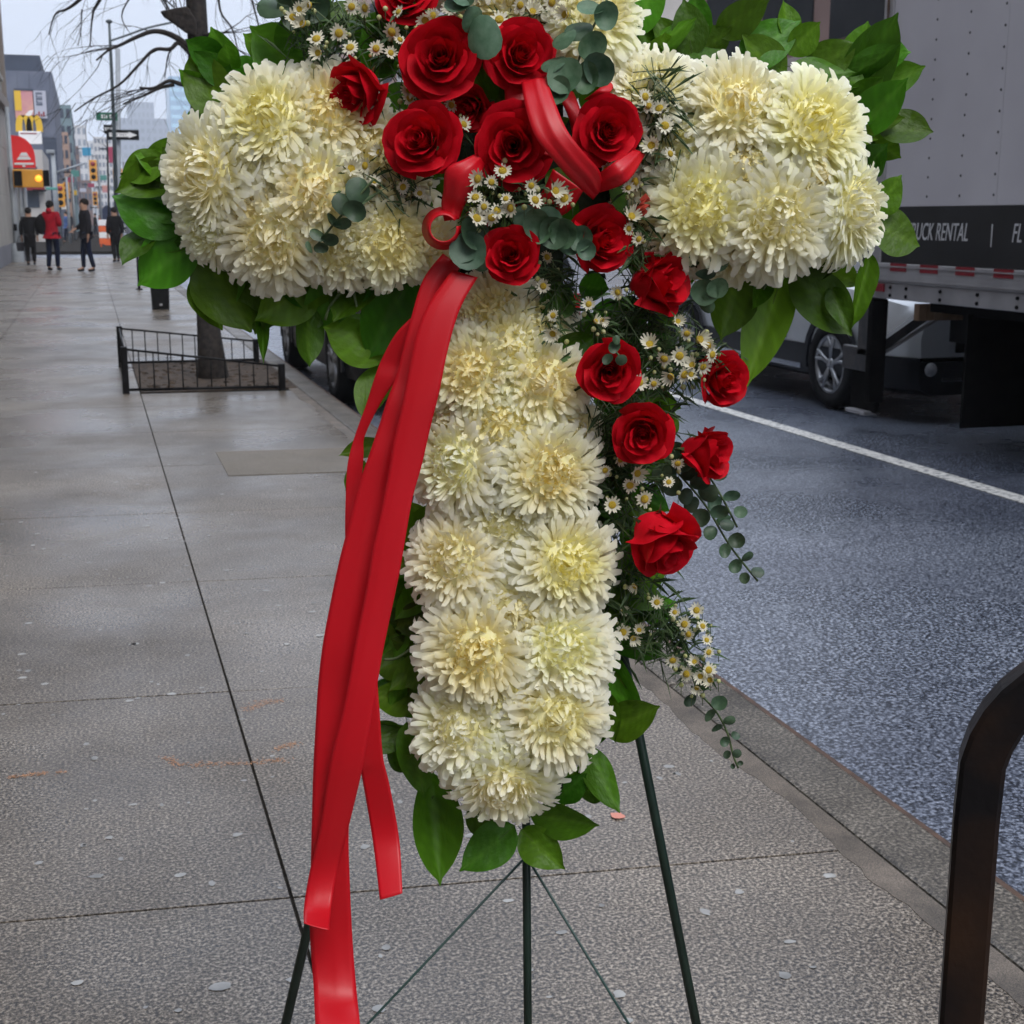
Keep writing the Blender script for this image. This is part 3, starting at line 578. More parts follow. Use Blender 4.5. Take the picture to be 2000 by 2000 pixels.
# roses --------------------------------------------------------
def rose_petal(seed, r0, r1, z0, z1, half, curl, wav):
    """a cupped petal round the +z axis, centred on +x, its rim rolled outwards"""
    g = G(); NU, NV = 10, 7; vs = []
    for j in range(NV+1):
        v = j/NV
        for i in range(NU+1):
            u = -1+2*i/NU
            edge = 1-.46*abs(u)**2.6
            vv = v*edge
            a = half*u*(.52+.48*min(1, v*1.7))
            r = r0+(r1-r0)*(vv**.62) + .055*u*r1
            z = z0+(z1-z0)*vv**1.15
            lip = max(0, (v-.68)/.32)
            r += curl*lip**2*(.75+.3*abs(u)**2); z -= curl*.6*lip**2.4*(.6+.4*abs(u)**2)
            r += wav*.05*noise.noise((u*2.3+seed, v*2, seed*1.7))*(1+2*v); z += wav*.06*noise.noise((u*2.1, v*2+seed, 4.2))*v
            vs.append((r*math.cos(a), r*math.sin(a), z))
    fs = [(j*(NU+1)+i, j*(NU+1)+i+1, (j+1)*(NU+1)+i+1, (j+1)*(NU+1)+i) for j in range(NV) for i in range(NU)]
    return g.add(vs, fs).mesh("petal", M_rose, True)
def rose_heart(seed):
    g = G(); turns, n, NV = 2.6, 46, 4; vs = []
    for i in range(n+1):
        t = i/n; a = t*turns*2*PI; r = .03+.17*t
        for j in range(NV+1):
            v = j/NV; vs.append(((r+.03*v+.012*math.sin(5*a))*math.cos(a), (r+.03*v)*math.sin(a), .1+v*(.80-.06*t)+.02*math.sin(a*3+seed)))
    g.add(vs, [(i*(NV+1)+j, (i+1)*(NV+1)+j, (i+1)*(NV+1)+j+1, i*(NV+1)+j+1) for i in range(n) for j in range(NV)])
    g.lathe([(.02, -.9), (.03, -.35), (.13, -.22), (.17, -.08), (.10, .0)], 9, None, 1)
    for k in range(5):
        a = k*1.2566; d = Vector((math.cos(a), math.sin(a), 0)); s = Vector((-d.y, d.x, 0))
        g.add([d*.15-UP*.1-s*.07, d*.15-UP*.1+s*.07, d*.42+UP*.06-s*.05, d*.42+UP*.06+s*.05, d*.62-UP*.08], [(0, 1, 3, 2), (2, 3, 4)], 1)
    return g.mesh("rose", [M_rose, M_stem], True)
LAYERS = {   # r1, z1, half-angle, curl, count
    'open': ((.25, .84, 1.4, .02, 3), (.38, .86, 1.3, .05, 3), (.54, .80, 1.28, .08, 3), (.72, .66, 1.25, .13, 3), (.86, .44, 1.22, .17, 3), (.88, .30, 1.1, .2, 2)),
    'half': ((.23, .92, 1.4, .02, 3), (.35, .96, 1.3, .05, 3), (.49, .94, 1.25, .09, 3), (.64, .84, 1.2, .15, 3), (.74, .64, 1.15, .22, 3)),
    'bud':  ((.24, 1.05, 1.4, .02, 3), (.34, 1.10, 1.3, .06, 3), (.45, 1.12, 1.25, .11, 3), (.56, 1.06, 1.2, .17, 3), (.62, .92, 1.15, .22, 3))}
ROSE = {}
for kind, lay in LAYERS.items():
    ps = []
    for li, (r1, z1, half, curl, cnt) in enumerate(lay):
        for c in range(cnt):
            me = rose_petal(li*5+c+len(kind), .06+.05*li, r1*rnd(.95, 1.06), -.02*li-.04, z1*rnd(.93, 1.05), half*rnd(.9, 1.1), curl*rnd(.6, 1.5), .6)
            ps.append((me, 2*PI*c/cnt + li*.83 + rnd(-.2, .2)))
    ROSE[kind] = ps
HEART = rose_heart(3)
def rose(u, v, wpx, d, ax, ay, kind, roll=None):
    s = wpx*.5*PX
    M = cam_frame(u, v, d, ax, ay, rnd(0, 6.28) if roll is None else roll, s)
    o = link("rose", HEART, CR, M)
    for me, a in ROSE[kind]:
        link("petal", me, o, Matrix.Rotation(a, 4, 'Z'), True)
ROSES = [(722, 168, 150, .075, -.9, -.55, 'half'), (862, 120, 158, .095, .0, .12, 'open'), (1010, 112, 140, .085, .25, .1, 'open'), (832, 278, 150, .10, -.25, .1, 'open'), (1004, 285, 160, .105, -.05, .0, 'open'),
         (1182, 258, 134, .095, .15, .05, 'open'), (1000, 502, 130, .10, -.05, .15, 'half'), (1158, 470, 150, .075, .5, .1, 'half'), (1250, 556, 156, .06, 1.3, .25, 'bud'), (1190, 722, 142, .085, -.05, .0, 'half'),
         (1395, 738, 130, .055, .55, .0, 'half'), (1256, 842, 142, .075, -.1, -.05, 'half'), (1345, 880, 142, .045, 1.5, .0, 'bud'), (1266, 1022, 182, .07, .75, -1.0, 'bud'), (798, 0, 120, .06, -.1, .3, 'open'), (925, 205, 110, .06, -.4, -.3, 'half')]
for r in ROSES: rose(*r)
# one small coral bloom tucked beside the bow
g = G()
for k in range(22):
    a = rnd(0, 6.28); e = rnd(.1, 1.2); d = Vector((math.cos(a)*math.sin(e), math.sin(a)*math.sin(e), math.cos(e))); s = d.orthogonal().normalized()
    g.add([d*.3-s*.2, d*.3+s*.2, d-s*.28, d+s*.28+UP*.1], [(0, 1, 3, 2)])
link("coral_blossom", g.mesh("coral_blossom", M_coral, True), CR, cam_frame(1246, 398, .085, .3, -.2, 0, 24*PX))

# ------------------------------------------------------------------ ribbon
RB = thing("red_ribbon", "wide glossy red satin ribbon bow with long hanging tails tied on the cross", "ribbon", fl(930, 430, .1))
def strip(name, L, R, d, n=8, bow=.0, thick=.0005, crease=()):
    """a ribbon between two edges given as photo points; d = depth (front of the cross) per point"""
    m = max(len(L), len(R))
    if not isinstance(d, (list, tuple)): d = [d]*m
    def edge(E, dd):
        P = [fl(u, v, q) for (u, v), q in zip(E, dd)]; return cat(P, 8)
    A = edge(L, [x if not isinstance(x, tuple) else x[0] for x in d]); B = edge(R, [x if not isinstance(x, tuple) else x[1] for x in d])
    k = len(A); vs = []
    for i in range(k):
        for j in range(n+1):
            t = j/n; vs.append(A[i].lerp(B[i], t) - FW*(.45*bow*math.sin(PI*t) + sum(h*max(0, 1-abs(t-c0-c1*i/k)/w_) for c0, c1, w_, h in crease) + .0009*math.sin(i*.17+t*3)))
    g = G().add(vs, [(i*(n+1)+j, i*(n+1)+j+1, (i+1)*(n+1)+j+1, (i+1)*(n+1)+j) for i in range(k-1) for j in range(n)])
    o = g.build(name, M_rib, RB, True)
    s = o.modifiers.new("thickness", 'SOLIDIFY'); s.thickness = thick; s.offset = 0
    return o
A_L = [(883, 527), (834, 599), (811, 661), (795, 739), (782, 803), (767, 868), (757, 933), (742, 1010), (726, 1081), (713, 1159), (695, 1249), (682, 1327), (668, 1395), (644, 1490), (624, 1619), (604, 1707), (594, 1770), (593, 1804)]
A_R = [(933, 542), (904, 591), (886, 640), (871, 700), (858, 765), (842, 829), (824, 907), (806, 972), (793, 1045), (780, 1120), (762, 1205), (746, 1283), (729, 1385), (708, 1500), (684, 1602), (659, 1700), (647, 1770), (643, 1816)]
dA = [.11, .12, .125, .128, .13, .13, .13, .13, .13, .13, .13, .13, .128, .122, .108, .098, .112, .150]
strip("ribbon_tail", A_L, A_R, dA, bow=.003, crease=((.32, .0, .10, .0010),))
B_L = [(865, 495), (827, 545), (803, 620), (775, 728), (757, 778), (741, 829), (722, 885), (700, 950), (674, 1050), (661, 1102), (645, 1180), (630, 1262), (621, 1340), (616, 1420), (612, 1501), (609, 1619), (607, 1700), (605, 1821), (612, 1922), (616, 2000), (622, 2080)]
B_R = [(900, 520), (870, 570), (850, 650), (830, 740), (815, 800), (800, 850), (780, 920), (760, 1000), (740, 1090), (728, 1150), (715, 1220), (704, 1300), (700, 1370), (696, 1430), (690, 1520), (681, 1619), (683, 1720), (689, 1840), (697, 1940), (703, 2000), (708, 2080)]
dB = [.085, .09, .095, .10, .105, .105, .107, .107, .107, .107, .107, .107, .105, .105, .103, .098, .088, .080, .092, .128, .165]
strip("ribbon_tail", B_L, B_R, dB, bow=.003, crease=((.42, .2, .12, .0012),))
C_L = [(801, 622), (772, 653), (746, 700), (731, 739), (715, 790), (692, 855), (679, 907), (675, 972), (674, 1050), (680, 1150)]
C_R = [(850, 640), (815, 680), (792, 715), (774, 742), (745, 785), (713, 850), (710, 890), (706, 960), (706, 1050), (715, 1150)]
strip("ribbon_tail", C_L, C_R, [.09, .085, .08, .08, .075, .07, .07, .07, .075, .08])
D_L = [(690, 1300), (695, 1400), (701, 1485), (708, 1525), (728, 1643), (742, 1757)]; D_R = [(735, 1300), (742, 1400), (748, 1478), (762, 1538), (780, 1640), (786, 1745)]
strip("ribbon_tail", D_L, D_R, [.08, .08, .075, .068, .062, .10])
strip("bow_loop", [(1018, 160), (1027, 213), (1046, 268), (1083, 315), (1122, 358), (1158, 390)], [(1066, 150), (1084, 200), (1108, 255), (1142, 300), (1170, 332), (1178, 366)], [.11, .138, .150, .145, .13, .105], bow=.004, crease=((.62, -.15, .10, .0035), (.30, .1, .09, -.0022)))
strip("bow_loop", [(985, 170), (990, 215), (1010, 250), (1050, 300)], [(1030, 160), (1040, 210), (1060, 262), (1098, 310)], [.09, .10, .11, .12], bow=.004)
strip("bow_loop", [(1070, 150), (1092, 190), (1112, 235), (1120, 280)], [(1120, 180), (1130, 205), (1140, 240), (1146, 280)], [.06, .08, .085, .08], bow=.006)
strip("bow_loop", [(1160, 346), (1198, 318), (1238, 290)], [(1172, 376), (1226, 354), (1260, 302)], [.105, .125, .10], bow=.004, crease=((.5, .0, .2, .003),))
strip("bow_loop", [(1140, 195), (1166, 176), (1190, 156)], [(1176, 196), (1192, 180), (1202, 164)], [.07, .08, .065], bow=.004)
strip("bow_loop", [(940, 296), (905, 312), (872, 330), (866, 372), (862, 402), (868, 432)], [(950, 318), (940, 340), (926, 366), (912, 392), (903, 412), (897, 428)], [.11, .125, .128, .12, .11, .11], bow=.005, crease=((.4, .2, .15, .003),))
strip("bow_loop", [(1080, 330), (1050, 385), (1000, 400)], [(1140, 372), (1100, 420), (1010, 430)], [.10, .09, .08])
# the small rolled ring of ribbon
g = G(); vs = []; n = 30
for k in range(n+1):
    a = 2*PI*k/n*.93+.6
    for rr, q in ((40, .10), (31, .112), (25, .125)):
        vs.append(fl(866+rr*math.cos(a), 446-rr*math.sin(a), q))
g.add(vs, [(3*k+j, 3*k+j+1, 3*k+j+4, 3*k+j+3) for k in range(n) for j in range(2)])
o = g.build("ribbon_ring", M_rib, RB, True); s = o.modifiers.new("thickness", 'SOLIDIFY'); s.thickness = .0014
g = G(); g.ball(fl(935, 430, .075), 22*PX, 10, 0, (1.3, .8, 1.2)); g.build("bow_knot", M_rib, RB, True)

# ------------------------------------------------------------------ easel
EA = thing("wire_easel", "dark green wire easel with three thin legs carrying the flower cross", "easel", (fl(990, 1700, 0).x, fl(990, 1700, 0).y+.1, 0))
def eleg(name, a, b, r, mat=M_easel):
    d = (b-a); t = (0-a.z)/d.z; foot = a+d*t
    G().tube([a, foot], r, 8).build(name, mat, EA, True); return foot
top = fl(1020, -250, -.03)
a = fl(1246, 1420, -.03); b = fl(1360, 2000, -.03)
fr_ = eleg("leg", fl(1075, 560, -.028), b + (b-fl(1075, 560, -.028))*.0, .0058)
a = fl(600, 1820, -.03); b = fl(558, 2000, -.03); l0 = fl(905, 510, -.028)
fl_ = eleg("leg", a+(a-b)*6.9, b, .0058)
bk = fl(1028, 1650, -.035); bk2 = fl(1031, 2000, -.05)
fb_ = eleg("leg", fl(1024, 1200, -.03), bk2, .0052)
hub = fl(1028, 1672, -.03)
eleg("brace_wire", hub, fl(718, 2000, -.06), .0016, M_wire); eleg("brace_wire", hub, fl(1228, 2000, -.06), .0016, M_wire)
G().tube([fl(820, 1360, -.03), fl(1240, 1360, -.03)], .0045, 8).build("crossbar", M_easel, EA, True)

# ------------------------------------------------------------------ bike rack
RK = thing("bike_rack", "dark steel bicycle hoop with worn rusty paint standing by the kerb", "bike rack", (1.32, 1.72, 0))
c0 = ground(1868, 2080); D0 = c0.dot(FW)
base = atd(1876, 2000, 1.86); base = Vector((base.x, base.y, 0))
pth = [base, base+UP*.47]
for k in range(1, 10):
    a = k/9*PI/2; pth.append(base+UP*(.52+.20*math.sin(a)) + (RT*.96-FW*.28)*.19*(1-math.cos(a)))
e = pth[-1]; dirx = (RT*.96-FW*.28).normalized()
pth += [e+dirx*.12]
for k in range(1, 10):
    a = k/9*PI/2; pth.append(e+dirx*(.12+.19*math.sin(a))-UP*.19*(1-math.cos(a)))
pth += [pth[-1]-UP*(pth[-1].z-.01)]
def sqtube(pts, h, n_ref):
    g = G(); vs = []
    for i, p in enumerate(pts):
        t = (pts[min(i+1, len(pts)-1)]-pts[max(i-1, 0)]).normalized(); b = n_ref; a = t.cross(b).normalized()
        for (x, y) in ((-1, -.8), (-.8, -1), (.8, -1), (1, -.8), (1, .8), (.8, 1), (-.8, 1), (-1, .8)): vs.append(p+a*x*h+b*y*h)
    n = len(pts); g.add(vs, [(i*8+k, i*8+(k+1) % 8, (i+1)*8+(k+1) % 8, (i+1)*8+k) for i in range(n-1) for k in range(8)])
    return g
nref = dirx.cross(UP).normalized(); nref = Matrix.Rotation(.0, 3, 'Z') @ nref
sqtube(pth, .031, nref).build("hoop", M_rack, RK)
for p in (pth[0], pth[-1]):
    M = Matrix.Translation((p.x, p.y, .004)); G().lathe([(.001, .012), (.07, .012), (.075, 0)], 16, M).build("foot_plate", M_rack, RK)

# ------------------------------------------------------------------ vehicles
def wheel_parts(parent, c, r, wd, side, alloy=True):
    """c = hub centre, axis along local x of the vehicle's width (world X); side = -1 faces -X"""
    w_ = thing("wheel", "", "", c); del w_['label'], w_['category']; par(w_, parent)
    M = Matrix.Translation(c) @ Matrix.Rotation(side*PI/2, 4, 'Y')
    G().lathe([(r*.64, -wd*.5), (r*.9, -wd*.5), (r, -wd*.3), (r, wd*.3), (r*.92, wd*.5), (r*.66, wd*.5), (r*.62, wd*.3)], 36, M, closed=True).build("tyre", M_tyre, w_, True)
    g = G(); g.lathe([(r*.66, wd*.46), (r*.6, wd*.5), (r*.57, wd*.36), (r*.55, wd*.05), (r*.1, 0.0), (.001, 0.0)], 36, M)
    g.lathe([(r*.16, wd*.1), (r*.14, wd*.46), (.001, wd*.47)], 16, M)
    if alloy:
        for k in range(5):
            for dlt in (-.17, .17):
                a = k*2*PI/5
                P = [M @ Vector((r*.1*math.cos(a), r*.1*math.sin(a), wd*.40)), M @ Vector((r*.38*math.cos(a+dlt*.5), r*.38*math.sin(a+dlt*.5), wd*.42)), M @ Vector((r*.61*math.cos(a+dlt), r*.61*math.sin(a+dlt), wd*.45))]
                g.tube(P, [r*.055, r*.045, r*.05], 6)
    G().add(g.v, g.f).build("rim", M_alloy if alloy else M_steel, w_, True)
    g = G(); g.lathe([(r*.56, wd*.06), (.001, wd*.05)], 24, M); g.build("brake", M_dirty, w_)
def car(name, label, cat_, x0, yf, width, length, paint, glass, roofz=1.62, suv=True, zc=.47, face=-1, group=None):
    """parked along the street; yf = y of the front bumper, face=-1: front looks to -Y"""
    xc = x0+width/2; t = thing(name, label, cat_, (xc, yf-face*length/2, RZ), group)
    def Y(s): return yf - face*s*length
    hw = width/2; z0 = RZ
    def loft(st, secf, nm, mat, smooth=True):
        g = G(); n = None; vs = []
        for s in st:
            sec = secf(s); full = [(-a, z) for a, z in sec[::-1]] + sec; n = len(full)
            vs += [(xc+a, Y(s), z0+z) for a, z in full]
        fs = [(i*n+k, i*n+k+1, (i+1)*n+k+1, (i+1)*n+k) for i in range(len(st)-1) for k in range(n-1)]
        fs += [tuple(range(n-1, -1, -1)), tuple((len(st)-1)*n+k for k in range(n))]
        o = g.add(vs, fs).build(nm, mat, t, smooth)
        if smooth:
            m = o.modifiers.new("edges", 'EDGE_SPLIT'); m.split_angle = math.radians(40)
        return o
    def interp(tab, s):
        for (a, x), (b, y_) in zip(tab, tab[1:]):
            if s <= b: return x+(y_-x)*((s-a)/(b-a) if b > a else 0)
        return tab[-1][1]
    plan = [(0, .80), (.02, .88), (.06, .955), (.15, .995), (.5, 1.0), (.85, .99), (.95, .95), (.985, .89), (1, .82)]
    deck = [(0, .78), (.02, .86), (.10, .93), (.27, 1.0), (.33, 1.02), (.9, 1.06), (.97, 1.02), (1, .92)] if suv else [(0, .58), (.02, .68), (.10, .76), (.28, .88), (.33, .92), (.78, .95), (.97, .93), (1, .86)]
    st = [0, .01, .02, .04, .06, .1, .15, .22, .27, .33, .42, .5, .6, .7, .78, .85, .9, .95, .97, .985, 1]
    def sec_low(s):
        h = hw*interp(plan, s)+.004; return [(h*.86, .20), (h*.97, .24), (h, .33), (h, zc)]
    def sec_up(s):
        h = hw*interp(plan, s); d = interp(deck, s); return [(h*.985, zc-.03), (h, zc+.12), (h*.995, d-.16), (h*.95, d-.04), (h*.80, d+.01), (h*.4, d+.03)]
    loft(st, sec_low, "cladding", M_clad); body = loft(st, sec_up, "body", paint)
    cab = [(.27, .0), (.42, .86), (.48, .97), (.6, 1.0), (.75, .99), (.86, .94), (.93, .72), (.975, .0)] if suv else [(.28, 0), (.42, .8), (.5, .97), (.6, 1), (.7, .97), (.85, .3), (.92, 0)]
    def sec_cab(s, ins=0):
        k = interp(cab, s); d = interp(deck, s); top_ = d+.02+(roofz-d-.04)*k; h = hw*interp(plan, s)*.92
        return [(h-ins, d-.02), (h*(1-.10*k)-ins, d+(top_-d)*.75), (h*(1-.20*k)-ins, top_-.01), (h*.5*(1-.1*k), top_+.015)]
    cst = [.27, .3, .34, .38, .42, .45, .48, .55, .6, .7, .75, .8, .86, .9, .93, .96] if suv else [.28, .32, .37, .42, .46, .5, .6, .7, .76, .82, .87, .92]
    loft(cst, sec_cab, "windows", glass)
    def sec_roof(s):
        q = sec_cab(s); return [(q[1][0]+.012, q[1][1]+.05), (q[2][0]+.012, q[2][1]+.012), (q[3][0], q[3][1]+.012), (.02, q[3][1]+.02)]
    loft([c for c in cst if .4 < c < .88], sec_roof, "roof", paint)
    for s0, s1 in ((.295, .43), (.55, .565), (.74, .755), (.86, .95)):          # pillars
        for sg in (-1, 1):
            q0, q1 = sec_cab(s0), sec_cab(s1); g = G()
            P = [Vector((xc+sg*(q0[0][0]+.006), Y(s0), z0+q0[0][1])), Vector((xc+sg*(q1[2][0]+.008), Y(s1), z0+q1[2][1]))] if s1 < .5 or s0 < .8 else [Vector((xc+sg*(q1[0][0]+.006), Y(s1), z0+q1[0][1])), Vector((xc+sg*(q0[2][0]+.008), Y(s0), z0+q0[2][1]))]
            g.tube(P, .035, 6); g.build("pillar", paint, t, True)
    r = .345 if suv else .33
    for s in (.20 if suv else .19, .795):
        for sg in (-1, 1):
            wheel_parts(t, Vector((xc+sg*(hw-.10), Y(s), z0+r)), r, .23, 1 if sg > 0 else -1)
            g = G(); n = 16                                                     # wheel arch lip
            vs = []
            for k in range(n+1):
                a = PI*k/n*1.1-.05*PI
                for rr in (r*1.05, r*1.22):
                    vs.append((xc+sg*(hw+.012), Y(s)+rr*math.cos(a), z0+r+rr*math.sin(a)))
            g.add(vs, [(2*k, 2*k+1, 2*k+3, 2*k+2) for k in range(n)])
            vs2 = [(x-sg*.08, y_, z_) for x, y_, z_ in vs]; g.add(vs[::2]+vs2[::2], [(k, k+1, n+2+k, n+1+k) for k in range(n)])
            g.build("wheel_arch", M_clad, t, True)
    f = face
    for sg in (-1, 1):
        G().prism([(-.15, -.07), (.16, -.04), (.16, .06), (-.10, .05)], 0, .16, lambda a, b, d: Vector((xc+sg*(hw*.72+a*.9), Y(.012)-f*d+f*.015-f*(.10 if a*1 > .1 else 0), z0+deck[1][1]-.14+b))).build("headlight", M_lens, t)
        G().lathe([(.001, .02), (.045, .02), (.055, 0), (.055, -.05)], 14, Matrix.Translation((xc+sg*hw*.70, Y(.004)+f*.008, z0+.385)) @ Matrix.Rotation(f*-PI/2, 4, 'X')).build("fog_light", M_lens, t, True)
        box("taillight", M_tail, t, xc+sg*hw*.82-.11, xc+sg*hw*.82+.07*1, Y(.985)-.04, Y(1.0)+.03, z0+.68, z0+.88, .02)
        m_ = G().ball((xc+sg*(hw+.09), Y(.335), z0+1.08), .1, 10, 0, (1, .7, .75)); m_.build("mirror", paint, t, True)
        for s in (.55, .72): box("door_handle", M_chrome, t, xc+sg*(hw+.002)-.012, xc+sg*(hw+.002)+.012, Y(s)-.09, Y(s)+.09, z0+.86, z0+.885, .006)
        for s in (.36, .56, .755): box("door_seam", M_dirty, t, xc+sg*hw-.006, xc+sg*hw+.0025, Y(s)-.004, Y(s)+.004, z0+zc+.02, z0+.86)
        box("sill_trim", M_chrome if suv else M_clad, t, xc+sg*hw-.01, xc+sg*hw+.016, Y(.30), Y(.70), z0+.27, z0+.31) if Y(.30) < Y(.70) else None
    box("grille", M_dirty, t, xc-hw*.5, xc+hw*.5, min(Y(0), Y(-.004)), max(Y(0), Y(-.004)), z0+.50, z0+.70, .004)
    box("bumper_trim", M_chrome, t, xc-hw*.62, xc+hw*.62, min(Y(-.002), Y(-.007)), max(Y(-.002), Y(-.007)), z0+.30, z0+.33, .004)
    box("number_plate", M_plate, t, xc-.16, xc+.16, min(Y(1), Y(1.005)), max(Y(1), Y(1.005)), z0+.55, z0+.70, .004)
    return t
car("silver_suv", "silver sport utility car with dark lower cladding waiting behind the truck", "car", 5.36, 8.50, 1.86, 4.55, M_silver, M_glass)
car("parked_car", "black car parked at the kerb behind the flower cross", "car", 1.79, 14.5, 1.82, 4.6, M_blackcar, M_glass, roofz=1.60, suv=True, zc=.45, face=1)

# box truck
TX, TR, TFr = 4.95, 8.20, 2.2
TK = thing("box_truck", "grey box truck with a black lettered band and lowered rear lift gate", "truck", (TX+1.2, 5, RZ))
zb = atx(1698, 580, TX).z; zr = atx(1706, 512, TX).z; zt = atx(1760, 404, TX).z; TOP = 3.9
box("cargo_box", M_truckg, TK, TX+.012, TX+2.44, TFr, TR, zr, TOP)
npan = 5
for k in range(npan):
    y0 = TFr+(TR-.10-TFr)*k/npan; y1 = TFr+(TR-.10-TFr)*(k+1)/npan
    box("side_panel", M_truckg, TK, TX, TX+.0118, y0+.0015, y1-.0015, zt+.002, TOP-.1)
g = G()
y = TFr+.1
cols_y = [TFr+(TR-.10-TFr)*k/npan+dd for k in range(npan+1) for dd in (.03, .36, .70)]
for yy in cols_y:
    z = zt+.06
    while z < TOP-.15 and TFr < yy < TR-.12:
        g.lathe([(.009, 0), (.006, .004), (.001, .005)], 6, Matrix.Translation((TX, yy, z)) @ Matrix.Rotation(-PI/2, 4, 'Y')); z += .115
g.build("rivets", M_steel, TK, kind='stuff')
box("black_band", M_band, TK, TX-.002, TX+.011, TFr, TR-.10, zr+.002, zt)
box("corner_post", M_alu, TK, TX-.012, TX+.012, TR-.10, TR+.005, zr, TOP, .006)
box("top_rail", M_alu, TK, TX-.01, TX+.012, TFr, TR-.10, TOP-.1, TOP, .006)
zm = zb+(zr-zb)*.46
box("side_rail", M_alu, TK, TX-.022, TX+.05, TFr, TR, zm, zr, .005); box("side_rail", M_alu, TK, TX-.012, TX+.05, TFr, TR, zb, zm-.002, .005)
for z_ in (zr-.02, zm+.02): box("rail_ridge", M_alu, TK, TX-.028, TX-.0225, TFr, TR, z_-.004, z_+.004)
for u0, u1 in ((1744, 1775), (1802, 1837), (1872, 1909), (1947, 1986), (2030, 2072), (2120, 2168)):
    ya = atx(u0, 545, TX).y; yb = atx(u1, 545, TX).y; zz = zm+.075
    box("reflector", M_redref, TK, TX-.0255, TX-.0225, yb, ya, zz, zz+.05)
box("reflector", M_redref, TK, TX-.03, TX-.0125, atx(1731, 567, TX).y, atx(1716, 567, TX).y, zb+.045, zb+.095)
for u in (1706, 1742, 1773, 1840, 1913, 1992, 2080):
    yy = atx(u, 580, TX).y
    for z_ in (zb+.025, zm-.03):
        G().lathe([(.011, 0), (.011, .009), (.001, .010)], 8, Matrix.Translation((TX-.0125, yy, z_)) @ Matrix.Rotation(-PI/2, 4, 'Y')).build("bolt", M_dirty, TK)
def text(name, s, mat, parent, M, size, xs=1., shear=0., ext=.001, align='LEFT'):
    c = bpy.data.curves.new(name, 'FONT'); c.body = s; c.size = size; c.extrude = ext; c.shear = shear; c.align_x = align; c.align_y = 'CENTER'
    c.materials.append(mat); c.resolution_u = 4
    c.offset = 0
    q_ = bpy.data.objects.new(name, c); COL.objects.link(q_); me = bpy.data.meshes.new_from_object(q_.evaluated_get(bpy.context.evaluated_depsgraph_get())); bpy.data.objects.remove(q_)
    if not me.materials: me.materials.append(mat)
    return link(name, me, parent, M @ Matrix.Diagonal((xs, 1, 1, 1)))
zl = atx(1850, 455, TX).z
FX = lambda y_, z_: frame(Vector((TX-.004, y_, z_)), Vector((0, -1, 0)), Vector((0, 0, 1)), Vector((-1, 0, 0)))
yl, ye = atx(1770, 455, TX).y, atx(1898, 455, TX).y
text("lettering", "TRUCK RENTAL", M_letter, TK, FX(yl, zl), .150, (yl-ye)/(.150*7.55), .22)
text("lettering", "|", M_letter, TK, FX(atx(1935, 458, TX).y, zl), .14, .8)
text("lettering", "FL", M_letter, TK, FX(atx(1977, 460, TX).y, zl), .150, .62, .22)
box("chassis", M_dirty, TK, TX+.55, TX+1.9, .8, TR-.1, zb-.30, zb-.02)
box("floor_beam", M_dirty, TK, TX+.06, TX+2.38, TFr, TR-.6, zb-.06, zb+.0)
box("underside_shade_block", M_dirty, TK, TX+.45, TX+2.3, 5.6, 7.10, -.06, zb-.062)  # added black block, stops light coming through so the underside stays in deep shade
for k in range(6): box("deck_board", M_wood, TK, TX+.10+k*.055, TX+.15+k*.055, TR-.42, TR-.36, zb-.13, zb-.025)
box("mud_flap", M_dirty, TK, TX+.02, TX+.62, 7.14, 7.16, .07, zb-.05, .004); box("mud_flap", M_dirty, TK, TX+1.80, TX+2.40, 7.14, 7.16, .07, zb-.05, .004)
for yy in (5.0, 1.15):
    for sx, sd in ((TX+.16, -1), (TX+2.26, 1)): wheel_parts(TK, Vector((sx, yy, RZ+.46)), .46, .28, sd, False)
# lift gate at the rear
box("gate_post", M_steel, TK, TX+.0, TX+.13, TR+.012, TR+.15, zb-.40, 1.28, .01); box("gate_post", M_steel, TK, TX+2.3, TX+2.42, TR+.012, TR+.15, zb-.40, 1.28, .01)
box("gate_slide", M_dirty, TK, TX-.02, TX+.10, TR-.06, TR+.0, .10, zb-.012, .01)
g = G(); P0 = atx(1700, 690, TX+.08); P1 = atx(1820, 605, TX+.45)
g.tube([P0, P1], .045, 4); g.build("gate_arm", M_steel, TK)
g = G(); g.tube([P0+Vector((.0, -.02, -.05)), P1+Vector((.05, -.02, -.05))], .014, 8); g.build("gate_strut", M_alu, TK, True)
box("gate_bracket", M_steel, TK, TX+.0, TX+.05, TR+.02, TR+.34, .30, .46, .01)
box("gate_bracket", M_dirty, TK, TX+.06, TX+.10, TR-.02, TR+.30, .02, .40, .01)
box("gate_step", M_alu, TK, TX+.0, TX+.10, TR+.02, TR+.26, .005, .03, .004)
box("gate_platform", M_steel, TK, TX+.16, TX+2.28, TR+.02, TR+.07, 1.05, 2.3, .01)
for z_ in (1.34, 1.37): box("rear_latch", M_steel, TK, TX-.02, TX+.03, TR-.06, TR-.02, z_*1.02, z_*1.02+.02)
G().tube([(TX-.016, TR-.05, 1.9+.08*k) for k in range(18)], [.006+.004*(k % 2) for k in range(18)], 6).build("latch_rod", M_rust, TK, True)
# cab in front (mostly out of view)
g = G(); g.prism([(0, .35), (0, 1.05), (.35, 1.25), (.6, 2.1), (.9, 2.35), (1.95, 2.35), (1.95, .35)], .08, 2.30, lambda a, b, d: Vector((TX+d, a+.15, b)))
g.build("cab", M_silver, TK)
box("cab_window", M_glass, TK, TX+.07, TX+.0795, .9, 1.7, 1.35, 2.0)
box("grille", M_dirty, TK, TX+.5, TX+1.9, .13, .149, .45, 1.0)

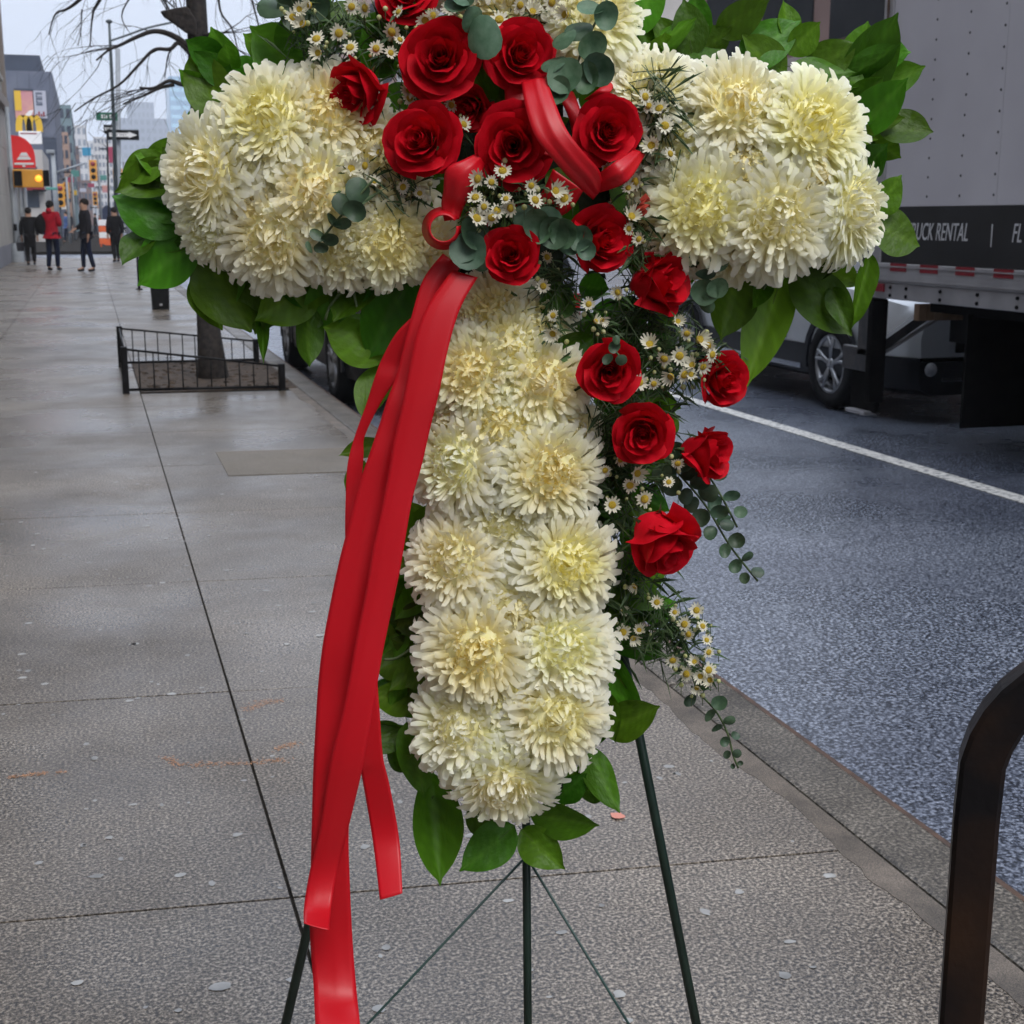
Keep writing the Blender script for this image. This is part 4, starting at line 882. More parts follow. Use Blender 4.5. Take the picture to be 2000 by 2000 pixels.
# ------------------------------------------------------------------ tree, guard, bin
P_ = Vector((.93, 11.75, 0))
TREE = thing("street_tree", "bare winter street tree with a black trunk rising from the fenced tree pit", "tree", P_)
trunk = [ground(418, 738, 0)+Vector((0, 0, -.05)), atd(412, 690, 11.55), atd(405, 600, 11.55), atd(398, 400, 11.55), atd(392, 200, 11.55), atd(386, 60, 11.55), atd(380, -60, 11.6), atd(372, -330, 11.7), atd(380, -600, 11.8)]
tr = cat(trunk, 5); nn = len(tr)
rad = []
for i, p in enumerate(tr):
    z = p.z; rad.append((.105 if z > .7 else .105+.05*(1-max(0, z)/.7)**2)*(1 if z < 2 else max(.35, 1-.10*(z-2)))*(1+.07*noise.noise((z*2.5, 0, 5))))
G().tube(tr, [r*.84 for r in rad], 14).build("trunk", M_bark, TREE, True)
def bp(pts, d=11.5, dd=.0): return cat([atd(u, v, d+dd*i) for i, (u, v) in enumerate(pts)], 5)
BR = [([(378, 98), (338, 70), (302, 61), (268, 72), (235, 88), (212, 98), (188, 118)], .030, .007), ([(378, 112), (350, 84), (332, 96), (300, 98), (268, 130), (232, 166), (180, 194), (145, 218)], .024, .005), ([(378, 168), (352, 164), (330, 158), (300, 172), (272, 171)], .026, .008),
      ([(340, 165), (312, 172), (283, 186), (240, 203)], .018, .006), ([(398, 68), (424, 66), (448, 62)], .02, .006), ([(398, 70), (430, 82), (470, 100), (500, 128)], .012, .004), ([(350, 80), (338, 92), (328, 110), (322, 150)], .014, .004),
      ([(378, -120), (300, -110), (220, -60), (155, 0), (130, 18), (108, 28), (95, 68)], .03, .004), ([(376, -160), (290, -150), (195, 0), (181, 30), (176, 90)], .028, .004), ([(160, 18), (158, 60), (152, 90)], .006, .003), ([(378, -80), (420, -110), (470, -60), (500, 30), (520, 120)], .022, .004), ([(378, -60), (420, -60), (430, 20), (455, 60), (470, 130)], .016, .004), ([(300, -40), (330, 20), (352, 55)], .010, .004), ([(376, -100), (300, -60), (240, 20), (250, 60)], .014, .003)]
for pts, r0, r1 in BR:
    P = bp(pts, 11.5, rnd(-.06, .06)); k = len(P)
    G().tube(P, [r0+(r1-r0)*(i/(k-1))**.7 for i in range(k)], 6).build("branch", M_bark, TREE, True)
g = G()
def twig(p, d, L_, r, lev):
    P = [p]; dd = d.copy()
    for k in range(5):
        dd = (dd + Vector((rnd(-.28, .28), rnd(-.25, .25), rnd(-.22, .14)))).normalized(); P.append(P[-1]+dd*L_/5)
    g.tube(P, [r*(1-.16*k) for k in range(6)], 4)
    if lev > 0:
        for k in range(3): twig(P[random.randrange(1, 6)], (dd+Vector((rnd(-.9, .9), rnd(-.7, .7), rnd(-.7, .5)))).normalized(), L_*rnd(.45, .7), r*.6, lev-1)
for bi, (pts, r0, r1) in enumerate(BR):
    P = bp(pts, 11.5)
    for k in range(5 if len(pts) > 4 else 3):
        i = random.randrange(len(P)//3, len(P)-1); d = (P[i+1]-P[i]).normalized()
        twig(P[i], (d+Vector((rnd(-.5, .5), rnd(-.6, .6), rnd(-.5, .6)))).normalized(), rnd(.25, .6), max(.0028, r1*.8), 1)
g.build("twigs", M_bark, TREE, kind='stuff')
# the broad splayed stub under the nest-like tangle on the left of the trunk
g = G(); A_ = [(312, 22), (340, 16), (366, 12), (384, 40), (384, 72), (362, 64), (338, 46), (320, 34)]
g.prism([(u, v) for u, v in A_], -.09, .10, lambda a, b, d: atd(a, b, 11.52+d)); o = g.build("limb_stub", M_bark, TREE)
m = o.modifiers.new("bevel", 'BEVEL'); m.width = .015; m.segments = 2
g = G()
for k in range(16):
    q = atd(rnd(316, 372), rnd(14, 34), 11.5+rnd(-.08, .1)); g.tube([q, q+Vector((rnd(-.12, .08), rnd(-.05, .05), rnd(.05, .22))), q+Vector((rnd(-.2, .12), rnd(-.05, .05), rnd(.2, .4)))], .0045, 4)
g.build("stub_shoots", M_bark, TREE, kind='stuff')
structure(G().box(.31, 1.505, 10.93, 13.28, -.25, .006).build("tree_pit_soil", M_soil))
g = G()
for k in range(160):
    x, y = rnd(.34, 1.48), rnd(10.97, 13.2); r = rnd(.008, .035); g.ball((x, y, .006), r, 6, 0, (1, rnd(.7, 1.3), rnd(.3, .7)))
g.build("soil_clods", M_soil, None, kind='stuff')
TG = thing("tree_guard", "low black wire tree guard fence around the tree pit", "tree guard", (.75, 11.9, 0))
FL_, FR2, BL_, BR_ = Vector((.20, 10.93, 0)), Vector((1.37, 10.80, 0)), Vector((.21, 13.05, 0)), Vector((1.42, 13.0, 0))
for p, h in ((FL_, .36), (FR2, .21), (BL_, .36), (BR_, .22)):
    box("post", M_black, TG, p.x-.025, p.x+.025, p.y-.025, p.y+.025, -.03, h, .004)
def fence_side(a, ha, b, hb, n):
    for z0_, z1_, r in ((ha-.02, hb-.02, .009), (.03, .03, .012)):
        G().tube([a+UP*z0_, b+UP*z1_], r, 6).build("rail", M_black, TG, True)
    for k in range(1, n):
        q = a.lerp(b, k/n); h = ha+(hb-ha)*k/n; G().tube([q+UP*.02, q+UP*(h-.02)], .0055, 5).build("bar", M_black, TG, True)
fence_side(FL_, .36, FR2, .21, 11); fence_side(BL_, .36, BR_, .22, 11); fence_side(FL_, .36, BL_, .36, 14)
c = ground(314, 604)
BN = thing("litter_bin", "black square litter bin standing on the sidewalk beyond the tree guard", "litter bin", c)
g = G(); g.prism([(-.12, 0), (.12, 0), (.14, .72), (-.14, .72)], -.13, .13, lambda a, b, d: c+Vector((a, d, b))); g.build("body", M_black, BN)
box("lid", M_black, BN, c.x-.155, c.x+.155, c.y-.15, c.y+.15, .722, .78, .01); box("latch", M_alu, BN, c.x-.02, c.x+.02, c.y-.145, c.y-.13, .06, .09)
c = ground(272, 566)
PO = thing("sidewalk_post", "thin dark metal post left of the litter bin", "post", c); G().tube([c, c+UP*.9], .025, 8).build("shaft", M_black, PO, True); G().lathe([(.07, 0), (.07, .015), (.02, .03)], 12, Matrix.Translation(c)).build("base", M_black, PO, True)

# ------------------------------------------------------------------ people
M_skin = pm("skin", (.36, .20, .13), .6)
def skin_obj(name, joints, edges, mat, parent, sub=1):
    """one continuous tapered surface grown on a skeleton: joints = (x, y, z, rx, ry)"""
    me = bpy.data.meshes.new(name); me.from_pydata([j[:3] for j in joints], edges, []); me.materials.append(mat)
    o = link(name, me, None); md = o.modifiers.new("skin", 'SKIN'); md.use_smooth_shade = True
    sv = me.skin_vertices[0].data if me.skin_vertices else None
    for i, j in enumerate(joints):
        sv[i].radius = (j[3], j[4]); sv[i].use_root = (i == 0)
    ss = o.modifiers.new("smooth", 'SUBSURF'); ss.levels = sub; ss.render_levels = sub
    o.parent = parent; return o
def person(loc, h, rot, label, coat, legs, hair, arms, stride=.0, long=False, group="pedestrians on the sidewalk", hood=None, detail=True):
    t = thing("person", label, "person", loc, group, rot); k = h/1.75
    t.matrix_basis = t.matrix_basis @ Matrix.Scale(k, 4)
    J = [(0, 0, .96, .12, .10), (0, 0, 1.15, .115, .085), (0, -.0, 1.34, .14, .095), (0, .0, 1.46, .055, .055), (0, -.012, 1.56, .075, .085), (0, -.012, 1.66, .080, .092), (0, -.005, 1.735, .045, .05), (0, -.115, 1.585, .014, .016)]
    E_ = [(0, 1), (1, 2), (2, 3), (3, 4), (4, 5), (5, 6), (4, 7)]
    for s in (-1, 1):
        b = len(J); J.append((s*.083, -.005, 1.60, .012, .016)); E_.append((4, b))                        # ear
    armj = []
    for s, (ex, ey, ez, wx, wy, wz) in zip((-1, 1), arms):
        b = len(J); armj.append(b)
        d = (Vector((wx, wy, wz))-Vector((ex, ey, ez))).normalized(); W = Vector((wx, wy, wz)); palm = W+d*.07
        J += [(s*.175, .0, 1.40, .052, .055), (ex, ey, ez, .042, .044), (wx, wy, wz, .027, .027), (*palm, .022, .036)]
        E_ += [(2, b), (b, b+1), (b+1, b+2), (b+2, b+3)]
        if detail:
            sd = d.cross(Vector((0, 0, 1))); sd = sd.normalized() if sd.length > .1 else Vector((0, 1, 0))
            for f_, (o_, L_) in enumerate(((-.027, .065), (-.009, .078), (.009, .074), (.027, .058))):
                q = palm+sd*o_+d*.03; c_ = len(J); J += [(*q, .009, .009), (*(q+d*L_*.6), .008, .008), (*(q+d*L_+Vector((0, -.012, 0))), .006, .006)]; E_ += [(b+3, c_), (c_, c_+1), (c_+1, c_+2)]
            q = W+d*.03-sd*.04; c_ = len(J); J += [(*q, .011, .011), (*(q+d*.045-sd*.015), .009, .009)]; E_ += [(b+2, c_), (c_, c_+1)]
    legj = []
    for s in (-1, 1):
        b = len(J); legj.append(b); st_ = stride*s
        J += [(s*.09, 0, .90, .085, .09), (s*.10, -.02+st_*.45, .50, .058, .062), (s*.10, .03+st_, .10+abs(min(0, -st_))*.0, .038, .04), (s*.105, -.13+st_, .04, .03, .024)]
        E_ += [(0, b), (b, b+1), (b+1, b+2), (b+2, b+3)]
    skin_obj("body", J, E_, M_skin, t)
    g_ = 1.32
    zb_ = .52 if long else .84
    CJ = [(0, 0, .98, .185, .15), (0, 0, 1.16, .18, .145), (0, 0, 1.34, .20, .145), (0, .0, 1.47, .10, .09), (0, 0, (zb_+.98)/2, .165, .135), (0, 0, zb_, .17 if not long else .185, .14)]
    CE = [(0, 1), (1, 2), (2, 3), (0, 4), (4, 5)]
    for b in armj:
        c_ = len(CJ); s, e, w_ = J[b], J[b+1], J[b+2]
        CJ += [(s[0], s[1], s[2]+.005, .088, .092), (*e[:3], .074, .076), (*(Vector(e[:3]).lerp(Vector(w_[:3]), .93)), .058, .058)]; CE += [(2, c_), (c_, c_+1), (c_+1, c_+2)]
    skin_obj("coat" if long else "jacket", CJ, CE, coat, t)
    LJ = [(0, 0, .95, .135, .115)]; LE = []
    for b in legj:
        c_ = len(LJ); a, kn, an = J[b], J[b+1], J[b+2]
        LJ += [(a[0], a[1], a[2]-.02, .095, .10), (*kn[:3], .072, .078), (an[0], an[1], an[2]-.01, .056, .06)]; LE += [(0, c_), (c_, c_+1), (c_+1, c_+2)]
    skin_obj("trousers", LJ, LE, legs, t)
    for b in legj:
        an, to = J[b+2], J[b+3]; skin_obj("shoe", [(an[0], an[1]+.02, an[2]-.03, .05, .05), (an[0], an[1]-.04, .045, .05, .04), (to[0], to[1], .04, .042, .032)], [(0, 1), (1, 2)], M_black, t)
    G().ball((0, .012, 1.655), .108, 14, 0, (.92, 1.02, .98)).build("hair", hair, None, True).parent = t
    if hood: skin_obj("hood", [(0, .05, 1.44, .10, .08), (0, .09, 1.52, .085, .06), (0, .11, 1.56, .05, .04)], [(0, 1), (1, 2)], hood, t)
    return t
C_ = lambda n, c, r=.8: pm(n, c, r, tuple(x*1.6 for x in c), 6, .2, 30, spec=.08)
K_blk, K_red, K_navy, K_grey, K_blue = C_("black_cloth", (.006, .0055, .006)), C_("red_cloth", (.24, .006, .014)), C_("denim", (.007, .010, .024)), C_("charcoal_cloth", (.014, .013, .016)), C_("blue_cloth", (.06, .10, .22))
H_dk = C_("dark_hair", (.012, .010, .009))
down = ((-.24, .02, 1.13, -.23, -.02, .88), (.24, .02, 1.13, .23, -.02, .88)); phone = ((-.23, .0, 1.14, -.10, -.22, 1.18), (.23, .0, 1.14, .12, -.22, 1.16)); pocket = ((-.26, .06, 1.14, -.19, -.06, .98), (.26, .06, 1.14, .19, -.06, .98))
person(ground(106, 529), 1.76, math.radians(150), "person in a red puffer jacket and dark trousers seen from behind", K_red, K_navy, H_dk, phone, .05, hood=K_red)
person(ground(172, 531), 1.80, math.radians(-75), "person in a charcoal jacket and dark jeans facing the person in red", K_grey, K_navy, H_dk, ((-.24, .0, 1.13, -.20, -.20, 1.02), (.25, .03, 1.13, .23, .0, .88)), .10)
pw = ground(62, 518)
person(pw, 1.62, math.radians(185), "person in a long black coat carrying a dark bag by the building", K_blk, K_blk, H_dk, down, .16, long=True)
hb = thing("handbag", "dark grey handbag hanging from the hand of the person in the long coat", "bag", (pw.x-.27, pw.y-.02, .42))
G().prism([(-.10, 0), (.10, 0), (.13, .24), (-.13, .24)], -.05, .05, lambda a, b, d: Vector((pw.x-.27+a*.9, pw.y-.02+d, .40+b))).build("bag_body", K_grey, hb)
G().tube(cat([(pw.x-.34, pw.y-.02, .64), (pw.x-.30, pw.y-.02, .80), (pw.x-.22, pw.y-.02, .80), (pw.x-.20, pw.y-.02, .64)], 4), .008, 5).build("handle", K_blk, hb, True)
p5 = ground(228, 512); person(p5, 1.66, math.radians(200), "person in black half hidden by the leaves at the left arm of the cross", K_blk, K_blk, H_dk, down, .10, long=True)
bp_ = ground(94, 529); o = thing("backpack", "black backpack hanging behind the person in the red jacket", "bag", (bp_.x-.10, bp_.y-.18, 1.0))
g = G(); g.ball((bp_.x-.08, bp_.y+.02, 1.16), .2, 12, 0, (.95, .7, 1.25)); g.build("pack", K_blk, o, True)
for s in (-.1, .08): G().tube(cat([(bp_.x-.05+s, bp_.y+.0, 1.36), (bp_.x+.02+s, bp_.y+.1, 1.42), (bp_.x+.02+s, bp_.y+.14, 1.2)], 4), .02, 5).build("strap", K_blk, o, True)
for u, v, h, c1, lab in ((132, 474, 1.7, K_blue, "small far person in a pale blue top walking between the two talking people"), (138, 463, 1.75, K_grey, "small far person in grey on the far side of the crossing"), (188, 462, 1.7, K_blk, "small far person in black near the orange barrier"), (118, 460, 1.7, K_grey, "small far person beside the orange signals at the crossing")):
    q = ground(u, v); person(Vector((q.x, q.y, 0)), h, rnd(0, 6), lab, c1, K_navy, H_dk, down, .12, detail=False)

# ------------------------------------------------------------------ near building at left and street furniture
def facade_mat(n, c, c2=None, s=.8, r=.8): return pm(n, c, r, c2 or tuple(min(1, x*1.25) for x in c), s, .1, 20, coord='Position')
M_beige = facade_mat("beige_stone", (.30, .28, .25)); M_greyst = facade_mat("grey_stone", (.15, .15, .17)); M_taupe = facade_mat("taupe_stone", (.20, .17, .15))
NB = thing("corner_building", "beige stone corner building along the left edge of the sidewalk", "building", (-6, 46, 0))
BX = -2.33
box("wall", M_beige, NB, BX-12, BX-.02, -40.6, 48.6, 0, 11.5)
box("plinth", M_greyst, NB, BX-12, BX+.02, -40.6, 48.7, 0, .55, .01)
for k in range(-12, 10):                                           # stone courses on the street face
    y0 = 8+k*4.05
    for j, (z0_, z1_) in enumerate(((.56, 2.0), (2.01, 3.4), (3.41, 4.6))):
        box("stone_panel", M_beige, NB, BX-.0198, BX, y0+.01, y0+4.03, z0_, z1_)
    box("pilaster", M_taupe, NB, BX-.019, BX+.10, y0+3.4, y0+4.0, 4.96, 11.2, .01)
    for z_ in (5.6, 8.6):
        o = box("window", M_glass, NB, BX-.03, BX-.015, y0+.5, y0+3.0, z_, z_+2.4)
        box("sill", M_beige, o, BX-.019, BX+.06, y0+.4, y0+3.1, z_-.12, z_-.001)
    box("cornice", M_taupe, NB, BX-.019, BX+.14, y0+.01, y0+4.04, 4.62, 4.95, .01)
SG = thing("blade_sign", "red quarter-round shop sign with a white emblem projecting from the corner building", "shop sign", (-2.0, 47.2, 3.0))
ys_ = 47.0
def sp(u, v): return aty(u, v, ys_)
M_red = pm("sign_red", (.75, .012, .014), .5, (.8, .02, .02), 2); M_wht = pm("sign_white", (.75, .74, .73), .5)
poly = [(20, 264), (22, 328), (70, 328), (69, 308), (66, 294), (60, 282), (50, 272), (38, 266)]
G().prism(poly, -.08, .08, lambda a, b, d: sp(a, b)+Vector((0, d, 0))).build("panel", M_red, SG)
g = G()
for pl in ([(28, 318), (28, 322), (66, 322), (66, 318)], [(33, 312), (37, 306), (57, 306), (61, 312)], [(38, 305), (42, 298), (52, 298), (56, 305)], [(44, 323), (44, 326), (50, 326), (50, 323)]):
    g.prism(pl, -.095, -.081, lambda a, b, d: sp(a, b)+Vector((0, d, 0)))
g.build("emblem", M_wht, SG)
M_sigy = pm("signal_yellow", (.62, .27, .02), .5, (.68, .31, .03), 3); M_polg = pm("galvanised_pole", (.22, .24, .26), .5, (.28, .30, .32), 4, coord='Position'); M_lit = pm("lit_amber", (1., .38, .03), .5, emit=1.6)
q = ground(35, 512)
PS = thing("crossing_signal", "yellow pedestrian signal with a glowing amber lamp on a grey pole by the corner building", "traffic light", q)
G().tube([q, q+UP*1.2, q+UP*4.6], [.09, .07, .06], 12).build("pole", M_polg, PS, True)
G().lathe([(.20, 0), (.19, .45), (.10, .58)], 14, Matrix.Translation(q)).build("base", M_polg, PS, True)
yq = q.y-.12
a_, b_ = aty(27, 366, yq), aty(83, 331, yq)
box("housing", M_sigy, PS, a_.x, b_.x, yq-.06, yq+.14, a_.z, b_.z, .02)
box("visor", M_dirty, PS, a_.x+.03, a_.x+.26, yq-.14, yq-.061, a_.z+.05, b_.z-.05, .01); box("visor", M_dirty, PS, b_.x+.0025, b_.x+.18, yq-.02, yq+.12, a_.z+.04, b_.z-.02, .01)
G().lathe([(.001, .02), (.09, .015), (.10, 0)], 16, Matrix.Translation((b_.x-.13, yq-.062, (a_.z+b_.z)/2)) @ Matrix.Rotation(PI/2, 4, 'X')).build("lamp", M_lit, PS, True)
box("mount", M_polg, PS, q.x-.02, q.x+.02, q.y-.1, q.y+.02, a_.z-.1, b_.z+.1)
box("call_button", M_dirty, PS, q.x-.05, q.x+.05, q.y-.12, q.y-.07, .95, 1.15, .01)
q = Vector((-2.0, 47.6, 0)); CN = thing("entrance_column", "grey fluted entrance column at the end of the corner building", "column", q)
for k in range(4): G().tube([q+Vector((-.30+k*.14, .1, 0)), q+Vector((-.30+k*.14, .1, 2.7))], .065, 8).build("shaft", M_polg, CN, True)
box("capital", M_sigy if False else M_greyst, CN, q.x-.40, q.x+.22, q.y-.05, q.y+.25, 2.7, 2.9, .01); box("base", M_greyst, CN, q.x-.40, q.x+.22, q.y-.05, q.y+.25, 0, .15, .01)

# ------------------------------------------------------------------ street lamp with signs beyond the tree
YP = 56.0
def at(u, v, y=YP): return aty(u, v, y)
M_dk = pm("dark_green_pole", (.03, .045, .05), .5, (.05, .065, .07), 4)
b0 = at(236, 470); b0.z = 0
SP = thing("sign_pole", "thick grey street pole carrying the green street name sign and one way signs", "street pole", b0)
t_ = at(230, 95); G().tube([b0, b0+UP*2, Vector((t_.x, t_.y, t_.z))], [.13, .11, .09], 12).build("shaft", M_polg, SP, True)
G().tube(cat([t_, t_+Vector((-.15, 0, .04)), t_+Vector((-.42, 0, -.02))], 4), .06, 8).build("arm", M_polg, SP, True)
M_grn = pm("sign_green", (.004, .10, .055), .5, (.006, .13, .07), 2)
def panel(name, mat, parent, u0, v0, u1, v1, y, th=.03):
    a, b = at(u0, v1, y), at(u1, v0, y); return box(name, mat, parent, a.x, b.x, y-th/2, y+th/2, a.z, b.z)
SN = thing("street_name_sign", "small green street name sign on the grey pole beyond the tree", "street sign", at(209, 228, YP-.2)); panel("plate", M_grn, SN, 188, 220, 229, 235, YP-.2)
for u0, u1 in ((198, 201), (203, 205), (207, 209), (214, 217), (219, 222)):
    a, b = at(u0, 231, YP-.2), at(u1, 224, YP-.2); box("letter", M_wht, SN, a.x, b.x, YP-.2-.02, YP-.2-.0155, a.z, b.z)
def oneway(y, u0, v0, u1, v1, lab):
    o = thing("one_way_sign", lab, "street sign", at((u0+u1)/2, (v0+v1)/2, y), "one way signs on the pole"); p = panel("plate", M_dirty, o, u0, v0, u1, v1, y)
    a, b = at(u0+(u1-u0)*.06, v1-(v1-v0)*.2, y), at(u1-(u1-u0)*.06, v0+(v1-v0)*.2, y); cz = (a.z+b.z)/2; h = (b.z-a.z)/2; L_ = b.x-a.x
    G().prism([(a.x, -h*.62), (a.x+L_*.70, -h*.62), (a.x+L_*.70, -h), (b.x, 0), (a.x+L_*.70, h), (a.x+L_*.70, h*.62), (a.x, h*.62)], 0, .004, lambda p_, q_, d: Vector((p_, y-.0155-d, cz+q_))).build("arrow", M_wht, o)
    text("lettering", "ONE WAY", M_dirty, o, frame(Vector((a.x+L_*.05, y-.0205, cz)), Vector((1, 0, 0)), Vector((0, 0, 1)), Vector((0, -1, 0))), h*.95, 1.15, ext=.0005)
oneway(YP-.25, 210, 254, 271, 273, "black one way sign with a white arrow pointing right, the nearer and lower of two"); oneway(YP+.3, 203, 244, 232, 260, "upper one way sign half hidden behind the nearer one")
b1 = at(228, 470, 52.); b1.z = 0
SL = thing("street_lamp", "slender dark street lamp with a long arm crossing in front of the bare tree branches", "street lamp", b1)
t1 = at(213, 42, 52.); G().tube([b1, at(222, 230, 52.), at(216, 100, 52.), t1], [.09, .065, .055, .04], 10).build("shaft", M_dk, SL, True)
G().ball(t1, .12, 10, 0, (1, 1, .6)).build("finial", M_dk, SL, True)
G().tube(cat([at(215, 80, 52.), at(250, 68, 52.), at(290, 54, 52.), at(345, 42, 52.)], 4), .035, 8).build("arm", M_dk, SL, True)
q = at(350, 42, 52.); G().ball(q+Vector((.15, 0, 0)), .3, 12, 0, (1.3, .6, .4)).build("lamp_head", M_polg, SL, True)

# barrier, mailbox, black pole ahead
q = ground(209, 482)
BRR = thing("construction_barrier", "orange and white construction barrier on the sidewalk past the crossing", "barrier", q)
M_org = pm("safety_orange", (.62, .09, .015), .6, (.7, .12, .02), 2)
for k in range(4): box("board", M_org if k % 2 == 0 else M_wht, BRR, q.x-.33, q.x+.33, q.y-.03, q.y+.03, .12+.29*k, .39+.29*k, .01)
for s in (-1, 1): box("leg", M_org, BRR, q.x+s*.26-.04, q.x+s*.26+.04, q.y+.032, q.y+.09, 0, 1.3)
c3 = ground(212, 478); CNE = thing("traffic_cone", "orange traffic cone standing in front of the construction barrier", "traffic cone", c3+Vector((0, -1, 0)))
G().lathe([(.16, .03), (.03, .70), (.001, .71)], 14, Matrix.Translation(c3+Vector((0, -1, 0)))).build("cone", M_org, CNE, True); box("base", M_org, CNE, c3.x-.2, c3.x+.2, c3.y-1.2, c3.y-.8, 0, .03)
q = ground(213, 470); MB = thing("mailbox", "dark blue street mailbox beside the black pole", "mailbox", q); M_mb = pm("mail_blue", (.012, .022, .06), .5)
n0 = 8; g = G(); g.prism([(-.30, .25), (.30, .25), (.30, 1.25)] + [(.30*math.cos(PI*k/8), 1.25+.3*math.sin(PI*k/8)) for k in range(1, 8)] + [(-.30, 1.25)], -.28, .28, lambda a, b, d: q+Vector((a, d, b+.55))); g.build("body", M_mb, MB)
for s in (-1, 1): box("leg", M_mb, MB, q.x+s*.25-.03, q.x+s*.25+.03, q.y-.2, q.y+.2, 0, .8)
q = ground(212, 470); q.z = 0; BP = thing("lamp_post", "thin black pole rising above the blue mailbox", "pole", q+Vector((.05, -.5, 0)))
tp = aty(209, 250, q.y-.5); G().tube([q+Vector((.05, -.5, 0)), tp], [.07, .045], 8).build("shaft", M_dirty, BP, True)
for k in range(5): G().tube([tp-UP*(.4+k*.8), tp-UP*(.2+k*.8)+Vector((-.4+.1*k, 0, .1))], .02, 5).build("bracket", M_dirty, BP, True)

# ------------------------------------------------------------------ far street: buildings along both sides
def building(name, label, x0, x1, y0, y1, z1, mat, wmat, nx, nz, z_lo=2.5, ny=0, parts=(), wfrac=.6, hfrac=.55):
    t = thing(name, label, "building", ((x0+x1)/2, y0, 0), "buildings down the avenue")
    box("wall", mat, t, x0, x1, y0, y1, -.2, z1)
    fl_h = (z1-z_lo)/max(1, nz); me = {}
    def win(sx, sz, axis):
        k = (round(sx, 3), round(sz, 3), axis)
        if k not in me:
            g = G(); g.box(-sx/2, sx/2, -.04, .04, -sz/2, sz/2) if axis == 'x' else g.box(-.04, .04, -sx/2, sx/2, -sz/2, sz/2); me[k] = g.mesh("window", wmat)
        return me[k]
    for j in range(nz):
        z = z_lo+fl_h*(j+.5)
        for i in range(nx): link("window", win((x1-x0)/nx*wfrac, fl_h*hfrac, 'x'), t, Matrix.Translation((x0+(x1-x0)*(i+.5)/nx, y0, z)))
        for i in range(ny):
            xx = x1 if x1 < 1 else x0
            link("window", win((y1-y0)/ny*wfrac, fl_h*hfrac, 'y'), t, Matrix.Translation((xx, y0+(y1-y0)*(i+.5)/ny, z)))
    return t
M_slate = facade_mat("slate_cladding", (.10, .115, .16), (.13, .145, .19)); M_slated = facade_mat("dark_slate", (.035, .045, .07)); M_wglass = pm("far_glass", (.03, .045, .07), .15, (.06, .08, .11), .5, coord='Position', spec=.8)
M_tan = facade_mat("tan_brick", (.33, .22, .17)); M_pale = facade_mat("pale_facade", (.40, .38, .36)); M_brick = facade_mat("brown_brick", (.13, .075, .06)); M_teal = facade_mat("teal_glass_wall", (.14, .20, .22)); M_blue = facade_mat("blue_glass_wall", (.10, .24, .38), (.14, .30, .46), .05, .25)
M_bluew = pm("blue_tower_window", (.25, .48, .62), .2, (.35, .58, .72), .2, coord='Position')
YB = 104.
xa, xb = aty(20, 200, YB).x-4, aty(107, 240, YB).x; ztop = aty(60, 139, YB).z
SB = building("slate_building", "slate grey building with a dark roof box and colourful billboards", xa, xb, YB, YB+26, ztop, M_slate, M_slated, 0, 0)
xr = aty(78, 120, YB).x; box("roof_box", M_slated, SB, xa+.4, xr, YB+.5, YB+14, ztop, aty(60, 106, YB).z)
box("lower_front", M_slated, SB, aty(86, 300, YB).x, xb+.02, YB-.06, YB+.3, 0, aty(60, 270, YB).z)
for k in range(9): box("cladding_panel", M_slate, SB, xa+(xb-xa)*k/9+.02, xa+(xb-xa)*(k+1)/9-.02, YB-.05, YB-.001, aty(60, 269, YB).z+.05, ztop-.1)
for k in range(8): box("cladding_panel", M_slate, SB, xb+.001, xb+.05, YB+26*k/8+.05, YB+26*(k+1)/8-.05, 4.5, ztop-.1)
def bill(name, label, u0, v0, u1, v1, y, mat, th=.2, cat_="billboard"):
    a, b = aty(u0, v1, y), aty(u1, v0, y); o = thing(name, label, cat_, (a.x, y, a.z)); box("panel", mat, o, a.x, b.x, y-th, y-.02, a.z, b.z); return o, a, b
M_pink = pm("poster_pink", (.50, .20, .26), .6, (.60, .30, .24), .9, coord='Position'); M_yel = pm("poster_yellow", (.68, .42, .02), .6); M_lil = pm("poster_lilac", (.42, .43, .50), .6)
o, a, b = bill("billboard", "tall pink and yellow billboard on the slate grey building", 31, 178, 65, 231, YB-.1, M_pink); box("stripe", M_yel, o, a.x, a.x+(b.x-a.x)*.35, YB-.33, YB-.302, a.z+.5, b.z)
box("frame", M_slated, o, a.x, b.x, YB-.34, YB-.09, b.z+.002, b.z+.12)
g = G(); W_ = b.x-a.x
g.prism([(a.x+W_*.45, a.z+.15), (a.x+W_*.8, a.z+.15), (a.x+W_*.95, a.z+.55), (a.x+W_*.7, a.z+.5)], 0, .02, lambda p_, q_, d: Vector((p_, YB-.305-d, q_))); g.build("swoosh", M_wht, o)
o, a, b = bill("billboard", "narrow pale billboard with vertical grey lettering beside the pink billboard", 67, 178, 89, 231, YB-.1, M_lil)
W_ = b.x-a.x
for k, z_ in enumerate((.46, .56, .66, .76, .86)):
    z0_ = a.z+(b.z-a.z)*z_; g = G(); g.prism([(.22, 0), (.72, 0), (.72, .06), (.34 if k % 2 else .72, .06), (.34 if k % 2 else .72, .15), (.22, .15)], 0, .02, lambda p_, q_, d: Vector((a.x+W_*p_, YB-.302-d, z0_+q_))); g.build("letter", M_slate, o)
for k in range(4): box("letter", M_redref, o, a.x+W_*(.15+.18*k), a.x+W_*(.28+.18*k), YB-.32, YB-.302, a.z+.12, a.z+.12+.16*(1+k % 2))
